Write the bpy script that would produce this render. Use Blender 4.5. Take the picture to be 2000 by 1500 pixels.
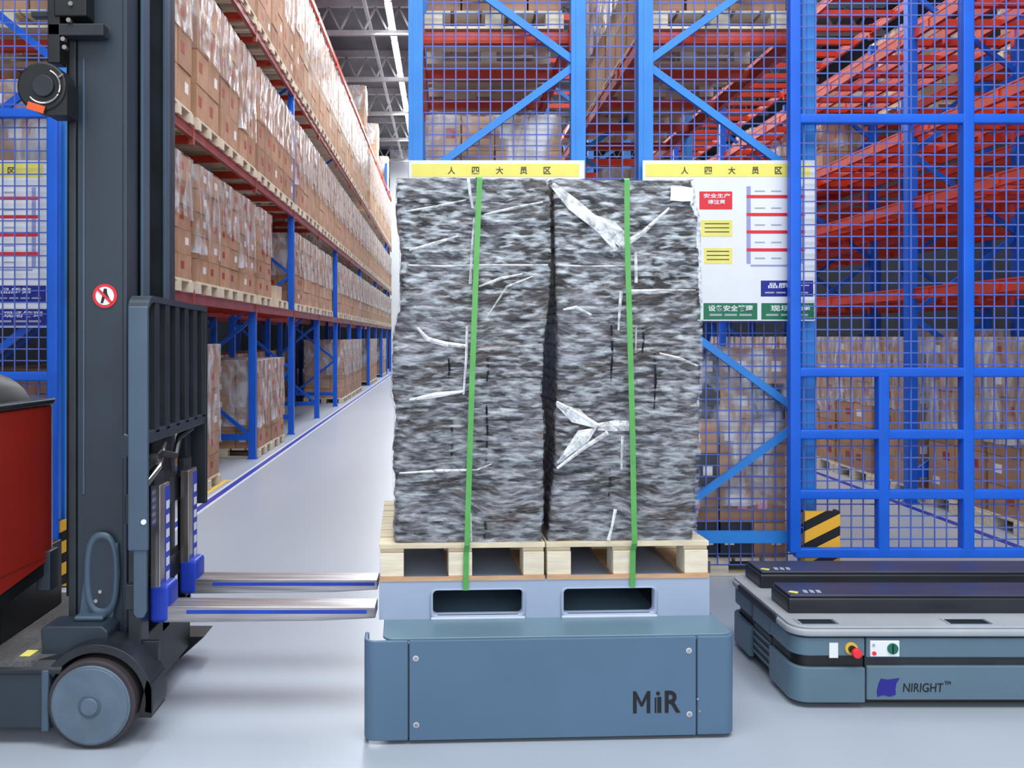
import bpy, bmesh, math, random
from mathutils import Vector, Matrix, noise
random.seed(7)
for o in list(bpy.data.objects): bpy.data.objects.remove(o)
S = bpy.context.scene
C = S.collection
PI = math.pi
# ------------------------------------------------------------------ camera
F, H, CX, CY = 1765.0, 1.86, 870.0, 657.0
cam = bpy.data.cameras.new('camera'); co = bpy.data.objects.new('camera', cam); C.objects.link(co)
co.location = (0, 0, H); co.rotation_euler = (PI/2, 0, 0)
cam.sensor_width = 36; cam.lens = 36*F/2000; cam.shift_x = (1000-CX)/2000; cam.shift_y = -(750-CY)/2000
cam.clip_end = 200; cam.clip_start = .05
S.camera = co
def X(px, Y): return (px-CX)*Y/F
def Z(py, Y): return H-(py-CY)*Y/F
# ------------------------------------------------------------------ world, lamps, exposure
S.view_settings.view_transform = 'Standard'; S.view_settings.look = 'None'
S.view_settings.exposure = 0.0; S.view_settings.gamma = 1
w = bpy.data.worlds.new('world'); S.world = w; w.use_nodes = True
bg = w.node_tree.nodes['Background']; bg.inputs[0].default_value = (.88, .94, 1.0, 1); bg.inputs[1].default_value = .62
def area(loc, rot, sx, sy, power, col=(.93, .97, 1)):
    l = bpy.data.lights.new('hall_fill_light', 'AREA'); l.shape = 'RECTANGLE'; l.size = sx; l.size_y = sy  # plain area light with no fixture modelled around it
    l.energy = power; l.color = col
    o = bpy.data.objects.new('hall_fill_light', l); o.location = loc; o.rotation_euler = rot; C.objects.link(o)
area((-1.5, 1.0, 9.0), (math.radians(20), 0, 0), 7, 4, 400)
area((3.5, 0.5, 9.0), (math.radians(30), 0, 0), 7, 3, 400)
area((-1.3, 12, 11.5), (0, 0, 0), 1.8, 9, 780)
area((-1.3, 24, 11.5), (0, 0, 0), 1.8, 12, 950)
area((-1.3, 42, 11.5), (0, 0, 0), 1.8, 16, 2000)  # set near the aisle end to brighten the far wall
area((4.1, 10, 11.5), (0, 0, 0), 1.6, 9, 420)
area((4.1, 22, 11.5), (0, 0, 0), 1.6, 12, 400)
area((0.5, -4.0, 3.4), (math.radians(80), 0, 0), 9, 3, 250)  # added front light behind the camera, not a hall fixture
# ------------------------------------------------------------------ materials
def lin(h):
    h = h.lstrip('#'); r = []
    for i in (0, 2, 4):
        c = int(h[i:i+2], 16)/255; r.append(c/12.92 if c <= .04045 else ((c+.055)/1.055)**2.4)
    return (*r, 1)
def mat(name, col, rough=.5, metal=0, var=.12, scale=6, bump=0, bscale=40, stretch=None, spec=.5, coat=0, randv=0, col2=None, croct=3):
    m = bpy.data.materials.new(name); m.use_nodes = True; n = m.node_tree; N = n.nodes; L = n.links
    b = N['Principled BSDF']; b.inputs['Roughness'].default_value = rough; b.inputs['Metallic'].default_value = metal
    b.inputs['Specular IOR Level'].default_value = spec; b.inputs['Coat Weight'].default_value = coat
    b.inputs['Coat Roughness'].default_value = .15
    tc = N.new('ShaderNodeTexCoord'); mp = N.new('ShaderNodeMapping'); L.new(tc.outputs['Object'], mp.inputs[0])
    if stretch: mp.inputs['Scale'].default_value = stretch
    nz = N.new('ShaderNodeTexNoise'); nz.inputs['Scale'].default_value = scale; nz.inputs['Detail'].default_value = croct
    L.new(mp.outputs[0], nz.inputs[0])
    mx = N.new('ShaderNodeMix'); mx.data_type = 'RGBA'
    c = lin(col); c2 = lin(col2) if col2 else None
    mx.inputs[6].default_value = tuple(max(0, v*(1-var)) for v in c[:3])+(1,)
    mx.inputs[7].default_value = c2 if c2 else tuple(min(1, v*(1+var)) for v in c[:3])+(1,)
    rp = N.new('ShaderNodeMapRange'); rp.inputs[1].default_value = .35; rp.inputs[2].default_value = .65
    L.new(nz.outputs[0], rp.inputs[0]); L.new(rp.outputs[0], mx.inputs[0])
    out = mx.outputs[2]
    if randv:
        oi = N.new('ShaderNodeObjectInfo'); mr = N.new('ShaderNodeMapRange'); mr.inputs[3].default_value = 1-randv; mr.inputs[4].default_value = 1+randv
        L.new(oi.outputs['Random'], mr.inputs[0]); hs = N.new('ShaderNodeHueSaturation'); L.new(mr.outputs[0], hs.inputs['Value'])
        L.new(out, hs.inputs['Color']); out = hs.outputs[0]
    L.new(out, b.inputs['Base Color'])
    if bump:
        n2 = N.new('ShaderNodeTexNoise'); n2.inputs['Scale'].default_value = bscale; n2.inputs['Detail'].default_value = 4
        L.new(mp.outputs[0], n2.inputs[0]); bp = N.new('ShaderNodeBump'); bp.inputs['Strength'].default_value = bump; bp.inputs['Distance'].default_value = .01
        L.new(n2.outputs[0], bp.inputs['Height']); L.new(bp.outputs[0], b.inputs['Normal'])
    return m
def emis(name, col, st):
    m = bpy.data.materials.new(name); m.use_nodes = True; b = m.node_tree.nodes['Principled BSDF']
    b.inputs['Emission Color'].default_value = lin(col); b.inputs['Emission Strength'].default_value = st; return m
M = {}
M['blue'] = mat('blue_steel_paint', '#0a60d8', .38, var=.08, scale=3, spec=.5)
M['blue2'] = mat('blue_rack_paint', '#2f86dc', .42, var=.08, scale=3)
M['bluem'] = mat('blue_wire', '#5468b8', .45, var=.1)
M['orange'] = mat('orange_rack_paint', '#c8391f', .42, var=.12, scale=4)
M['red_beam'] = mat('red_beam_paint', '#9c4640', .42, var=.12, scale=4)
M['carton'] = mat('carton_board', '#b58c70', .8, var=.12, scale=3, randv=.16)
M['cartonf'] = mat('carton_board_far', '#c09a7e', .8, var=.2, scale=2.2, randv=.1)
M['cartonw'] = mat('carton_pale', '#c9b39f', .7, var=.15, scale=3, randv=.1)
M['label'] = mat('paper_label', '#f0eff2', .6, var=.04)
M['redlab'] = mat('red_print', '#a8402f', .6, var=.1)
M['pink'] = mat('pink_label', '#eaa6c0', .6, var=.05)
M['darkbox'] = mat('dark_crate_plastic', '#2c3444', .5, var=.2)
M['wood'] = mat('pallet_wood', '#dccdb0', .75, var=.14, scale=5, stretch=(1, 6, 6), bump=.15, bscale=20)
M['wood2'] = mat('pallet_wood_pale', '#e2d6c0', .75, var=.10, scale=5, stretch=(1, 6, 6), bump=.15, bscale=20, randv=.06)
M['wood3'] = mat('pallet_wood_tan', '#c99f7c', .75, var=.14, scale=5, stretch=(1, 8, 8), bump=.15, bscale=20)
M['floor'] = mat('epoxy_floor', '#b0b8c4', .32, var=.05, scale=.7, stretch=(1, .25, 1), spec=.45, bump=.02, bscale=3)
M['floorline'] = mat('blue_floor_tape', '#1d2fae', .4, var=.06)
M['floorwhite'] = mat('white_floor_edge', '#dfe3ea', .4, var=.04)
M['yel'] = mat('yellow_tape', '#f0c24a', .5, var=.06)
M['wall'] = mat('white_panel_wall', '#eceef2', .6, var=.04, scale=.5)
M['wall2'] = mat('shade_dark_wall', '#2a2f39', .7, var=.15, scale=.5)  # wall colour darkened to stand in for the gloom behind the racks
M['ceil'] = mat('ceiling_sheet', '#77797f', .7, var=.3, scale=.4)
M['truss'] = mat('white_truss', '#c8c6ca', .6, var=.06)
M['slate'] = mat('slate_truck_paint', '#2b3642', .42, var=.06, scale=5, bump=.05, bscale=200)
M['slate2'] = mat('slate_light_paint', '#46596c', .40, var=.06, scale=5)
M['black'] = mat('black_plastic', '#14171b', .45, var=.2)
M['dark'] = mat('dark_steel', '#23292f', .4, var=.2)
M['redbody'] = mat('red_truck_body', '#93241c', .35, var=.06, scale=2, coat=.3)
M['rubber'] = mat('wheel_rubber', '#3a3338', .7, var=.15)
M['hub'] = mat('wheel_face', '#5b6d7d', .5, var=.1, scale=9)
M['deck'] = mat('grey_deck_mat', '#5c5a5c', .8, var=.2, scale=60, bump=.3, bscale=150)
M['chrome'] = mat('bright_steel', '#b9b2b0', .22, metal=.9, var=.2, scale=5, bump=.15, bscale=8)
M['forksteel'] = mat('worn_fork_steel', '#aaa6a8', .3, metal=.75, var=.3, scale=4, stretch=(.5, 12, 12), bump=.1, bscale=20)
M['bluefork'] = mat('blue_fork_paint', '#1e3fb8', .4, var=.12)
M['robot'] = mat('slate_blue_robot_paint', '#56718c', .42, var=.04, scale=2, spec=.4)
M['robott'] = mat('robot_top_grey', '#6d8898', .35, var=.08, scale=2, stretch=(1, .3, 1))
M['stand'] = mat('stand_light_blue', '#a1afc8', .5, var=.04, scale=3)
M['standlip'] = mat('stand_lip', '#c3cbdb', .4, var=.04)
M['robr'] = mat('robot_grey_blue', '#5d7687', .4, var=.05, scale=3)
M['robrim'] = mat('robot_light_rim', '#a9aeb4', .4, var=.06, scale=4)
M['lift'] = mat('lift_plate_black', '#23262c', .35, var=.15, scale=3)
M['lifttop'] = mat('lift_plate_top', '#3a3c4e', .3, var=.2, scale=3, stretch=(.5, 4, 1))
M['green'] = mat('green_strap', '#57a552', .4, var=.1, scale=12)
M['signw'] = mat('sign_white', '#e9ebf1', .4, var=.02)
M['signy'] = mat('sign_yellow', '#f4e873', .45, var=.04)
M['signyb'] = mat('sign_yellow_panel', '#ece27c', .45, var=.06)
M['signr'] = mat('sign_red', '#e02a38', .45, var=.04)
M['signb'] = mat('sign_navy', '#15208c', .45, var=.05)
M['signg'] = mat('sign_green', '#12734f', .45, var=.08)
M['signl'] = mat('sign_lilac', '#9ba0d0', .45, var=.04)
M['signk'] = mat('sign_ink', '#4a4a30', .5, var=.05)
M['signgrey'] = mat('sign_grey_ink', '#a8aebc', .5, var=.05)
M['white'] = mat('white_plastic', '#eceef2', .4, var=.02)
M['redbtn'] = mat('red_button', '#ee2f38', .3, var=.03)
M['greenbtn'] = mat('green_button', '#0d6a52', .3, var=.08)
M['ink'] = mat('black_lettering', '#0c0d10', .4, var=.02)
M['purple'] = mat('indigo_logo', '#23208a', .4, var=.05)
M['orangelab'] = mat('orange_label', '#dd5a2c', .5, var=.08)
M['lamp'] = emis('lamp_tube', '#f4f8ff', 9)
# clear film: mostly see-through, with milky streaks that paint in its folds and sheen
def film(name, lo, hi, scale, stretch, whit='#dfe4ea', maxf=.75, minf=.04, bump=.4, zfade=None, dist=.8):
    m = bpy.data.materials.new(name); m.use_nodes = True; n = m.node_tree; N = n.nodes; L = n.links
    b = N['Principled BSDF']; b.inputs['Base Color'].default_value = lin(whit); b.inputs['Roughness'].default_value = .22
    tr = N.new('ShaderNodeBsdfTransparent'); mx = N.new('ShaderNodeMixShader')
    tc = N.new('ShaderNodeTexCoord'); mp = N.new('ShaderNodeMapping'); mp.inputs['Scale'].default_value = stretch; mp.inputs['Rotation'].default_value = (0, .15, 0)
    L.new(tc.outputs['Object'], mp.inputs[0])
    nz = N.new('ShaderNodeTexNoise'); nz.inputs['Scale'].default_value = scale; nz.inputs['Detail'].default_value = 6; nz.inputs['Distortion'].default_value = dist
    L.new(mp.outputs[0], nz.inputs[0])
    mr = N.new('ShaderNodeMapRange'); mr.inputs[1].default_value = lo; mr.inputs[2].default_value = hi; mr.inputs[3].default_value = minf; mr.inputs[4].default_value = maxf
    L.new(nz.outputs[0], mr.inputs[0]); fac = mr.outputs[0]
    if zfade:
        sx = N.new('ShaderNodeSeparateXYZ'); L.new(tc.outputs['Object'], sx.inputs[0])
        z = N.new('ShaderNodeMapRange'); z.inputs[1].default_value = zfade[0]; z.inputs[2].default_value = zfade[1]; z.inputs[3].default_value = zfade[2]; z.inputs[4].default_value = zfade[3]
        L.new(sx.outputs[2], z.inputs[0]); mu = N.new('ShaderNodeMath'); mu.operation = 'MULTIPLY'; L.new(fac, mu.inputs[0]); L.new(z.outputs[0], mu.inputs[1]); fac = mu.outputs[0]
    L.new(fac, mx.inputs[0]); L.new(tr.outputs[0], mx.inputs[1]); L.new(b.outputs[0], mx.inputs[2])
    bp = N.new('ShaderNodeBump'); bp.inputs['Strength'].default_value = bump; bp.inputs['Distance'].default_value = .01
    L.new(nz.outputs[0], bp.inputs['Height']); L.new(bp.outputs[0], b.inputs['Normal'])
    L.new(mx.outputs[0], N['Material Output'].inputs[0]); return m
M['filmb'] = film('clear_film_on_cartons', .42, .68, 5, (1, 1, .45), '#e6e9f0', .85, .06)
M['filmw'] = film('stretch_film', .46, .70, 13, (1, 1, 3.6), '#dbe3ec', .85, .02, 1.0, (.2, 1.6, .5, 1.0), .15)
M['filmfold'] = film('folded_film', .35, .6, 12, (2, 1, 2), '#f6f8fb', .95, .3, .4)
# bundled sheets: long horizontal creases, with dark cracks and bright glints painted into the colour
def bundle_mat():
    m = bpy.data.materials.new('grey_bundle_sheet'); m.use_nodes = True; n = m.node_tree; N = n.nodes; L = n.links
    b = N['Principled BSDF']; b.inputs['Roughness'].default_value = .34; b.inputs['Coat Weight'].default_value = .6; b.inputs['Coat Roughness'].default_value = .16
    tc = N.new('ShaderNodeTexCoord')
    lo = N.new('ShaderNodeTexNoise'); lo.inputs['Scale'].default_value = 1.6; lo.inputs['Detail'].default_value = 2; L.new(tc.outputs['Object'], lo.inputs[0])
    vm = N.new('ShaderNodeVectorMath'); vm.operation = 'MULTIPLY_ADD'; vm.inputs[1].default_value = (.25, .25, .35); L.new(lo.outputs['Color'], vm.inputs[0]); L.new(tc.outputs['Object'], vm.inputs[2])
    def nz(sc, st, det, dis, rough=.6):
        mp = N.new('ShaderNodeMapping'); mp.inputs['Scale'].default_value = st; L.new(vm.outputs[0], mp.inputs[0])
        a = N.new('ShaderNodeTexNoise'); a.inputs['Scale'].default_value = sc; a.inputs['Detail'].default_value = det; a.inputs['Roughness'].default_value = rough; a.inputs['Distortion'].default_value = dis
        L.new(mp.outputs[0], a.inputs[0]); return a
    a = nz(8, (1, 1, 5), 9, .3, .66)
    big = nz(1.3, (1, 1, 2.2), 3, 0)
    ad = N.new('ShaderNodeMath'); ad.operation = 'MULTIPLY_ADD'; ad.inputs[1].default_value = .55; L.new(big.outputs[0], ad.inputs[0]); 
    sh = N.new('ShaderNodeMath'); sh.operation = 'SUBTRACT'; sh.inputs[1].default_value = .275; L.new(a.outputs[0], sh.inputs[0]); L.new(sh.outputs[0], ad.inputs[2])
    cr = N.new('ShaderNodeValToRGB'); e = cr.color_ramp.elements
    e[0].position = .33; e[0].color = lin('#1e1e24'); e[1].position = .68; e[1].color = lin('#b9bcc6')
    x = e.new(.45); x.color = lin('#4c4c53'); x = e.new(.55); x.color = lin('#7d7e87')
    L.new(ad.outputs[0], cr.inputs[0])
    b2 = nz(2.2, (1, 1, 3.5), 3, .3); r2 = N.new('ShaderNodeMapRange'); r2.inputs[1].default_value = .44; r2.inputs[2].default_value = .6; r2.inputs[4].default_value = .95; L.new(b2.outputs[0], r2.inputs[0])
    mx = N.new('ShaderNodeMix'); mx.data_type = 'RGBA'; mx.blend_type = 'MULTIPLY'; mx.inputs[7].default_value = lin('#bba496')
    L.new(r2.outputs[0], mx.inputs[0]); L.new(cr.outputs[0], mx.inputs[6]); L.new(mx.outputs[2], b.inputs['Base Color'])
    bp = N.new('ShaderNodeBump'); bp.inputs['Strength'].default_value = 1.0; bp.inputs['Distance'].default_value = .02
    L.new(a.outputs[0], bp.inputs['Height']); L.new(bp.outputs[0], b.inputs['Normal']); L.new(bp.outputs[0], b.inputs['Coat Normal'])
    return m
M['bundle'] = bundle_mat()
# hazard stripes (flat print)
def stripes():
    m = mat('hazard_stripes', '#f2b636', .5); n = m.node_tree; N = n.nodes; L = n.links
    tc = N.new('ShaderNodeTexCoord'); sx = N.new('ShaderNodeSeparateXYZ'); L.new(tc.outputs['Object'], sx.inputs[0])
    a = N.new('ShaderNodeMath'); a.operation = 'MULTIPLY_ADD'; a.inputs[1].default_value = -.5; L.new(sx.outputs[0], a.inputs[0]); L.new(sx.outputs[2], a.inputs[2])
    a2 = N.new('ShaderNodeMath'); a2.operation = 'MULTIPLY_ADD'; a2.inputs[1].default_value = .5; L.new(sx.outputs[1], a2.inputs[0]); L.new(a.outputs[0], a2.inputs[2])
    f = N.new('ShaderNodeMath'); f.operation = 'MULTIPLY'; f.inputs[1].default_value = 6.2; L.new(a2.outputs[0], f.inputs[0])
    fr = N.new('ShaderNodeMath'); fr.operation = 'FRACT'; L.new(f.outputs[0], fr.inputs[0])
    g = N.new('ShaderNodeMath'); g.operation = 'GREATER_THAN'; g.inputs[1].default_value = .55; L.new(fr.outputs[0], g.inputs[0])
    mx = N.new('ShaderNodeMix'); mx.data_type = 'RGBA'; mx.inputs[6].default_value = lin('#f2b636'); mx.inputs[7].default_value = lin('#14161a')
    L.new(g.outputs[0], mx.inputs[0]); L.new(mx.outputs[2], N['Principled BSDF'].inputs['Base Color']); return m
M['haz'] = stripes()
# ------------------------------------------------------------------ helpers
class MB:
    def __init__(s): s.v = []; s.f = []; s.m = []
    def add(s, v, f, m=0):
        k = len(s.v); s.v += [tuple(p) for p in v]; s.f += [tuple(i+k for i in q) for q in f]; s.m += [m]*len(f); return s
    def box(s, x0, x1, y0, y1, z0, z1, m=0):
        return s.add([(x0,y0,z0),(x1,y0,z0),(x1,y1,z0),(x0,y1,z0),(x0,y0,z1),(x1,y0,z1),(x1,y1,z1),(x0,y1,z1)],
              [(0,3,2,1),(4,5,6,7),(0,1,5,4),(1,2,6,5),(2,3,7,6),(3,0,4,7)], m)
    def bar(s, a, b, wx, wy, up=(0,1,0), m=0):     # rectangular bar a->b, wy along 'up', wx across
        a = Vector(a); b = Vector(b); d = (b-a).normalized(); u = Vector(up).normalized(); r = d.cross(u).normalized(); u = r.cross(d)
        v = []
        for p in (a, b):
            for i, j in ((-1,-1),(1,-1),(1,1),(-1,1)): v.append(p+r*(i*wx/2)+u*(j*wy/2))
        return s.add(v, [(0,1,2,3),(7,6,5,4),(0,4,5,1),(1,5,6,2),(2,6,7,3),(3,7,4,0)], m)
    def prism(s, pts, ax, lo, hi, m=0):            # outline pts extruded on an axis
        n = len(pts)
        def P(p, h): return {'x': (h, p[0], p[1]), 'y': (p[0], h, p[1]), 'z': (p[0], p[1], h)}[ax]
        v = [P(p, lo) for p in pts]+[P(p, hi) for p in pts]
        f = [tuple(range(n))[::-1], tuple(range(n, 2*n))]+[(i, (i+1) % n, n+(i+1) % n, n+i) for i in range(n)]
        return s.add(v, f, m)
    def cyl(s, c, r, ax, lo, hi, n=32, m=0, r2=None):
        r2 = r if r2 is None else r2; v = []
        for h, rr in ((lo, r), (hi, r2)):
            for i in range(n):
                a = 2*PI*i/n; p, q = c[0]+rr*math.cos(a), c[1]+rr*math.sin(a)
                v.append({'x': (h, p, q), 'y': (p, h, q), 'z': (p, q, h)}[ax])
        f = [tuple(range(n))[::-1], tuple(range(n, 2*n))]+[(i, (i+1) % n, n+(i+1) % n, n+i) for i in range(n)]
        return s.add(v, f, m)
    def tube(s, pts, r, n=8, m=0):
        pts = [Vector(p) for p in pts]; k = len(s.v); 
        for i, p in enumerate(pts):
            d = (pts[min(i+1, len(pts)-1)]-pts[max(i-1, 0)]).normalized()
            u = Vector((0,0,1)) if abs(d.z) < .9 else Vector((1,0,0)); a = d.cross(u).normalized(); b = d.cross(a)
            for j in range(n):
                t = 2*PI*j/n; s.v.append(tuple(p+a*r*math.cos(t)+b*r*math.sin(t)))
        for i in range(len(pts)-1):
            for j in range(n): s.f.append((k+i*n+j, k+i*n+(j+1) % n, k+(i+1)*n+(j+1) % n, k+(i+1)*n+j)); s.m.append(m)
        s.f.append(tuple(k+j for j in range(n))); s.m.append(m)
        s.f.append(tuple(k+(len(pts)-1)*n+j for j in range(n))); s.m.append(m); return s
    def mesh(s, name, mats, smooth=False):
        me = bpy.data.meshes.new(name); me.from_pydata(s.v, [], s.f)
        for x in (mats if isinstance(mats, (list, tuple)) else [mats]): me.materials.append(M[x])
        me.polygons.foreach_set('material_index', s.m)
        bm = bmesh.new(); bm.from_mesh(me); bmesh.ops.recalc_face_normals(bm, faces=bm.faces); bm.to_mesh(me); bm.free()
        if smooth: me.shade_smooth()
        me.update(); return me
    def build(s, name, mats, parent=None, bevel=0, smooth=False, seg=2):
        o = bpy.data.objects.new(name, s.mesh(name, mats, smooth)); C.objects.link(o); o.parent = parent
        if bevel:
            b = o.modifiers.new('bevel', 'BEVEL'); b.width = bevel; b.segments = seg; b.limit_method = 'ANGLE'; b.angle_limit = math.radians(40)
            o.data.shade_smooth(); 
            e = o.modifiers.new('wn', 'WEIGHTED_NORMAL')
        return o
def tag(o, label=None, cat=None, group=None, kind=None):
    if label: o['label'] = label
    if cat: o['category'] = cat
    if group: o['group'] = group
    if kind: o['kind'] = kind
    return o
def empty(name, loc, rz=0, **k):
    o = bpy.data.objects.new(name, None); o.location = loc; o.rotation_euler = (0, 0, rz); C.objects.link(o); o.empty_display_size = .1
    return tag(o, **k)
def inst(name, me, loc, parent=None, rz=0):
    o = bpy.data.objects.new(name, me); o.location = loc; o.rotation_euler = (0, 0, rz); C.objects.link(o); o.parent = parent; return o
def bx(name, x0, x1, y0, y1, z0, z1, m, parent=None, bevel=0): return MB().box(x0,x1,y0,y1,z0,z1).build(name, m, parent, bevel)
def rrect(x0, x1, z0, z1, r, n=5):
    p = []
    for cx, cz, a in ((x1-r, z0+r, -90), (x1-r, z1-r, 0), (x0+r, z1-r, 90), (x0+r, z0+r, 180)):
        for i in range(n+1):
            t = math.radians(a+90*i/n); p.append((cx+r*math.cos(t), cz+r*math.sin(t)))
    return p
def text(body, x0, x1, z0, z1, y, m, parent, name='lettering', keep=False, depth=.002, bold=0.0, shear=0):
    cu = bpy.data.curves.new('t', 'FONT'); cu.body = body; cu.extrude = .01; cu.resolution_u = 4; cu.offset = bold; cu.shear = shear
    to = bpy.data.objects.new('t', cu); C.objects.link(to); bpy.context.view_layer.update()
    dg = bpy.context.evaluated_depsgraph_get(); me = bpy.data.meshes.new_from_object(to.evaluated_get(dg))
    bpy.data.objects.remove(to); bpy.data.curves.remove(cu)
    if not len(me.vertices): return None
    xs = [v.co.x for v in me.vertices]; ys = [v.co.y for v in me.vertices]
    sx = (x1-x0)/(max(xs)-min(xs)); sz = (z1-z0)/(max(ys)-min(ys)); mx, my = min(xs), min(ys)
    for v in me.vertices:
        a, b, c = v.co; v.co = (x0+(a-mx)*sx, y-depth/2-(c/.01)*depth/2, z0+(b-my)*sz)
    me.materials.clear(); me.materials.append(M[m]); me.name = name
    return inst(name, me, (0,0,0), parent)
ORD = ['first','second','third','fourth','fifth','sixth','seventh','eighth','ninth','tenth','eleventh','twelfth','thirteenth','fourteenth','fifteenth','sixteenth','seventeenth','eighteenth','nineteenth','twentieth']
ORD += ['twenty-'+x for x in ORD[:9]]+['thirtieth']+['thirty-'+x for x in ORD[:9]]
# ------------------------------------------------------------------ setting
YF, YB = -4.0, 52.0
tag(MB().box(-12, 14, YF, YB, -.1, 0).build('floor', 'floor'), kind='structure')
tag(MB().box(-2.70, -2.62, 6.2, YB, 0, .004).build('trim_1', 'floorline'), kind='structure')
tag(MB().box(-2.74, -2.70, 6.2, YB, 0, .003).box(-2.62, -2.58, 6.2, YB, 0, .003).build('trim_2', 'floorwhite'), kind='structure')
tag(MB().box(5.02, 5.10, 6.2, YB, 0, .004).build('trim_3', 'floorline'), kind='structure')
tag(MB().box(-2.86, -2.74, 10.2, 10.28, 0, .004).box(-2.86,-2.80,10.28,11.6,0,.004).box(-2.86,-2.74,11.6,11.68,0,.004).build('trim_4', 'yel'), kind='structure')
tag(MB().box(-3.2, 4.9, YB, YB+.2, 0, 13).build('wall_back', 'wall'), kind='structure')
tag(MB().box(-12, -3.2, YB, YB+.2, 0, 13).box(4.9, 14, YB, YB+.2, 0, 13).build('wall_back', 'wall2'), kind='structure')
tag(MB().box(-12.2, -12, YF, YB, 0, 13).build('wall_left', 'wall2'), kind='structure')
tag(MB().box(14, 14.2, YF, YB, 0, 13).build('wall_right', 'wall2'), kind='structure')
cl = MB(); cl.box(-12, 14, 5, YB, 12.6, 12.8)
ceil = tag(cl.build('ceiling', 'ceil'), kind='structure')
for i in range(9):
    y = 8+i*5.2; t = MB(); t.box(-12, 14, y-.08, y+.08, 12.35, 12.6); t.box(-12, 14, y-.07, y+.07, 11.45, 11.6)
    for k in range(34):
        a = -11.6+k*.75; t.bar((a, y, 11.6), (a+.375, y, 12.35), .06, .06); t.bar((a+.375, y, 12.35), (a+.75, y, 11.6), .06, .06)
    t.build('truss', 'truss', ceil)
for xx in (-2.45, -.9): MB().box(xx-.05, xx+.05, 8, YB, 11.9, 12.02).build('cable_tray', 'truss', ceil)
MB().cyl((-1.35+.9, 12.15), .28, 'y', 20, YB, 16).build('air_duct', 'darkbox', ceil)
for i in range(12):
    y = 9+i*3.6
    e = empty('strip_light', (-1.72, y, 11.75), label='long white strip light glowing under the aisle roof, %s along the line' % ORD[i], cat='ceiling light', group='strip lights over the left aisle')
    MB().box(-.11, .11, 0, 3.5, .09, .14).build('housing', 'white', e)
    MB().cyl((0, .02), .075, 'y', .05, 3.25, 10).build('tube', 'lamp', e)
    MB().box(-.01, .01, .4, .42, .12, .85).box(-.01, .01, 2.8, 2.82, .12, .85).build('hanger', 'dark', e)
# ------------------------------------------------------------------ pallets and carton stacks
cache = {}
def boxmesh(key, name, dims, m, bev=0):
    if key not in cache:
        cache[key] = MB().box(*dims).mesh(name, m)
    return cache[key]
def rack_pallet(x0, y0, z0, lx, ly, near, label, group, faceY=False):
    """origin at x0,y0 corner; lx in X, ly in Y"""
    if near:
        e = empty('wooden_pallet', (x0, y0, z0), label=label, cat='pallet', group=group)
        k = 5
        for i in range(k):
            d = lx/k
            inst('deck_board', boxmesh(('db', lx, ly), 'deck_board', (0, d-.03, 0, ly, .115, .14), 'wood2'), (i*d+.015, 0, 0), e)
        for i in (0, 1, 2):
            for j in (0, 1, 2):
                if i == 1 and j == 1: continue
                inst('block', boxmesh('blk', 'block', (0, .14, 0, .12, .02, .115), 'wood2'), ((lx-.14)*i/2, (ly-.12)*j/2, 0), e)
        for j in (0, 1, 2):
            inst('bottom_board', boxmesh(('bb', lx), 'bottom_board', (0, lx, 0, .12, 0, .02), 'wood2'), (0, (ly-.12)*j/2, 0), e)
        return e
    key = ('fp', lx, ly)
    if key not in cache:
        b = MB(); b.box(0, lx, 0, ly, .11, .14)
        for i in (0, 1, 2):
            for j in (0, 1, 2): b.box((lx-.14)*i/2, (lx-.14)*i/2+.14, (ly-.12)*j/2, (ly-.12)*j/2+.12, 0, .11)
        cache[key] = b.mesh('wooden_pallet', 'wood2')
    return tag(inst('wooden_pallet', cache[key], (x0, y0, z0)), label=label, cat='pallet', group=group)
def carton_mesh(dx, dy, dz, var):
    key = ('c', round(dx,3), round(dy,3), round(dz,3), var)
    if key not in cache:
        g = .006; b = MB(); b.box(g, dx-g, g, dy-g, 0, dz-.004)
        t = .0015
        b.box(dx*.46, dx*.54, g-t, dy-g+t, dz-.0045, dz-.003, 0)
        lw, lh = dy*.26, dz*.3; oy = dy*(.18 if var == 0 else .55)
        for xx in ((dx-g, dx-g+t), (g-t, g)): b.box(xx[0], xx[1], oy, oy+lw, dz*.4, dz*.4+lh, 1 if var != 1 else 2)
        lw = dx*.28; ox = dx*(.15 if var == 0 else .55)
        b.box(ox, ox+lw, g-t, g, dz*.35, dz*.35+lh, 2 if var != 1 else 1)
        cache[key] = b.mesh('carton', ['carton', 'redlab', 'label'])
    return cache[key]
def film_mesh(X_, Y_, z0, z1, seed):
    key = ('f', round(X_,2), round(Y_,2), round(z0,2), round(z1,2), seed)
    if key in cache: return cache[key]
    b = MB(); o = .012; n = 10; nz = 8
    loop = []
    for i in range(n): loop.append((-o+(X_+2*o)*i/n, -o, 0, -1))
    for i in range(n): loop.append((X_+o, -o+(Y_+2*o)*i/n, 1, 0))
    for i in range(n): loop.append((X_+o-(X_+2*o)*i/n, Y_+o, 0, 1))
    for i in range(n): loop.append((-o, Y_+o-(Y_+2*o)*i/n, -1, 0))
    k = len(loop); v = []
    for j in range(nz+1):
        z = z0+(z1-z0)*j/nz
        for (x, y, nx, ny) in loop:
            d = abs(noise.noise(Vector((x*5+seed, y*5, z*6))))*.03
            zz = z+(.05*noise.noise(Vector((x*4, y*4, seed))) if j == 0 else 0)
            v.append((x+nx*d, y+ny*d, zz))
    f = [(j*k+i, j*k+(i+1) % k, (j+1)*k+(i+1) % k, (j+1)*k+i) for j in range(nz) for i in range(k)]
    b.add(v, f); b.add([v[nz*k+i] for i in range(0, k)], [tuple(range(k))])
    cache[key] = b.mesh('film_wrap', 'filmb'); return cache[key]
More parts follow.
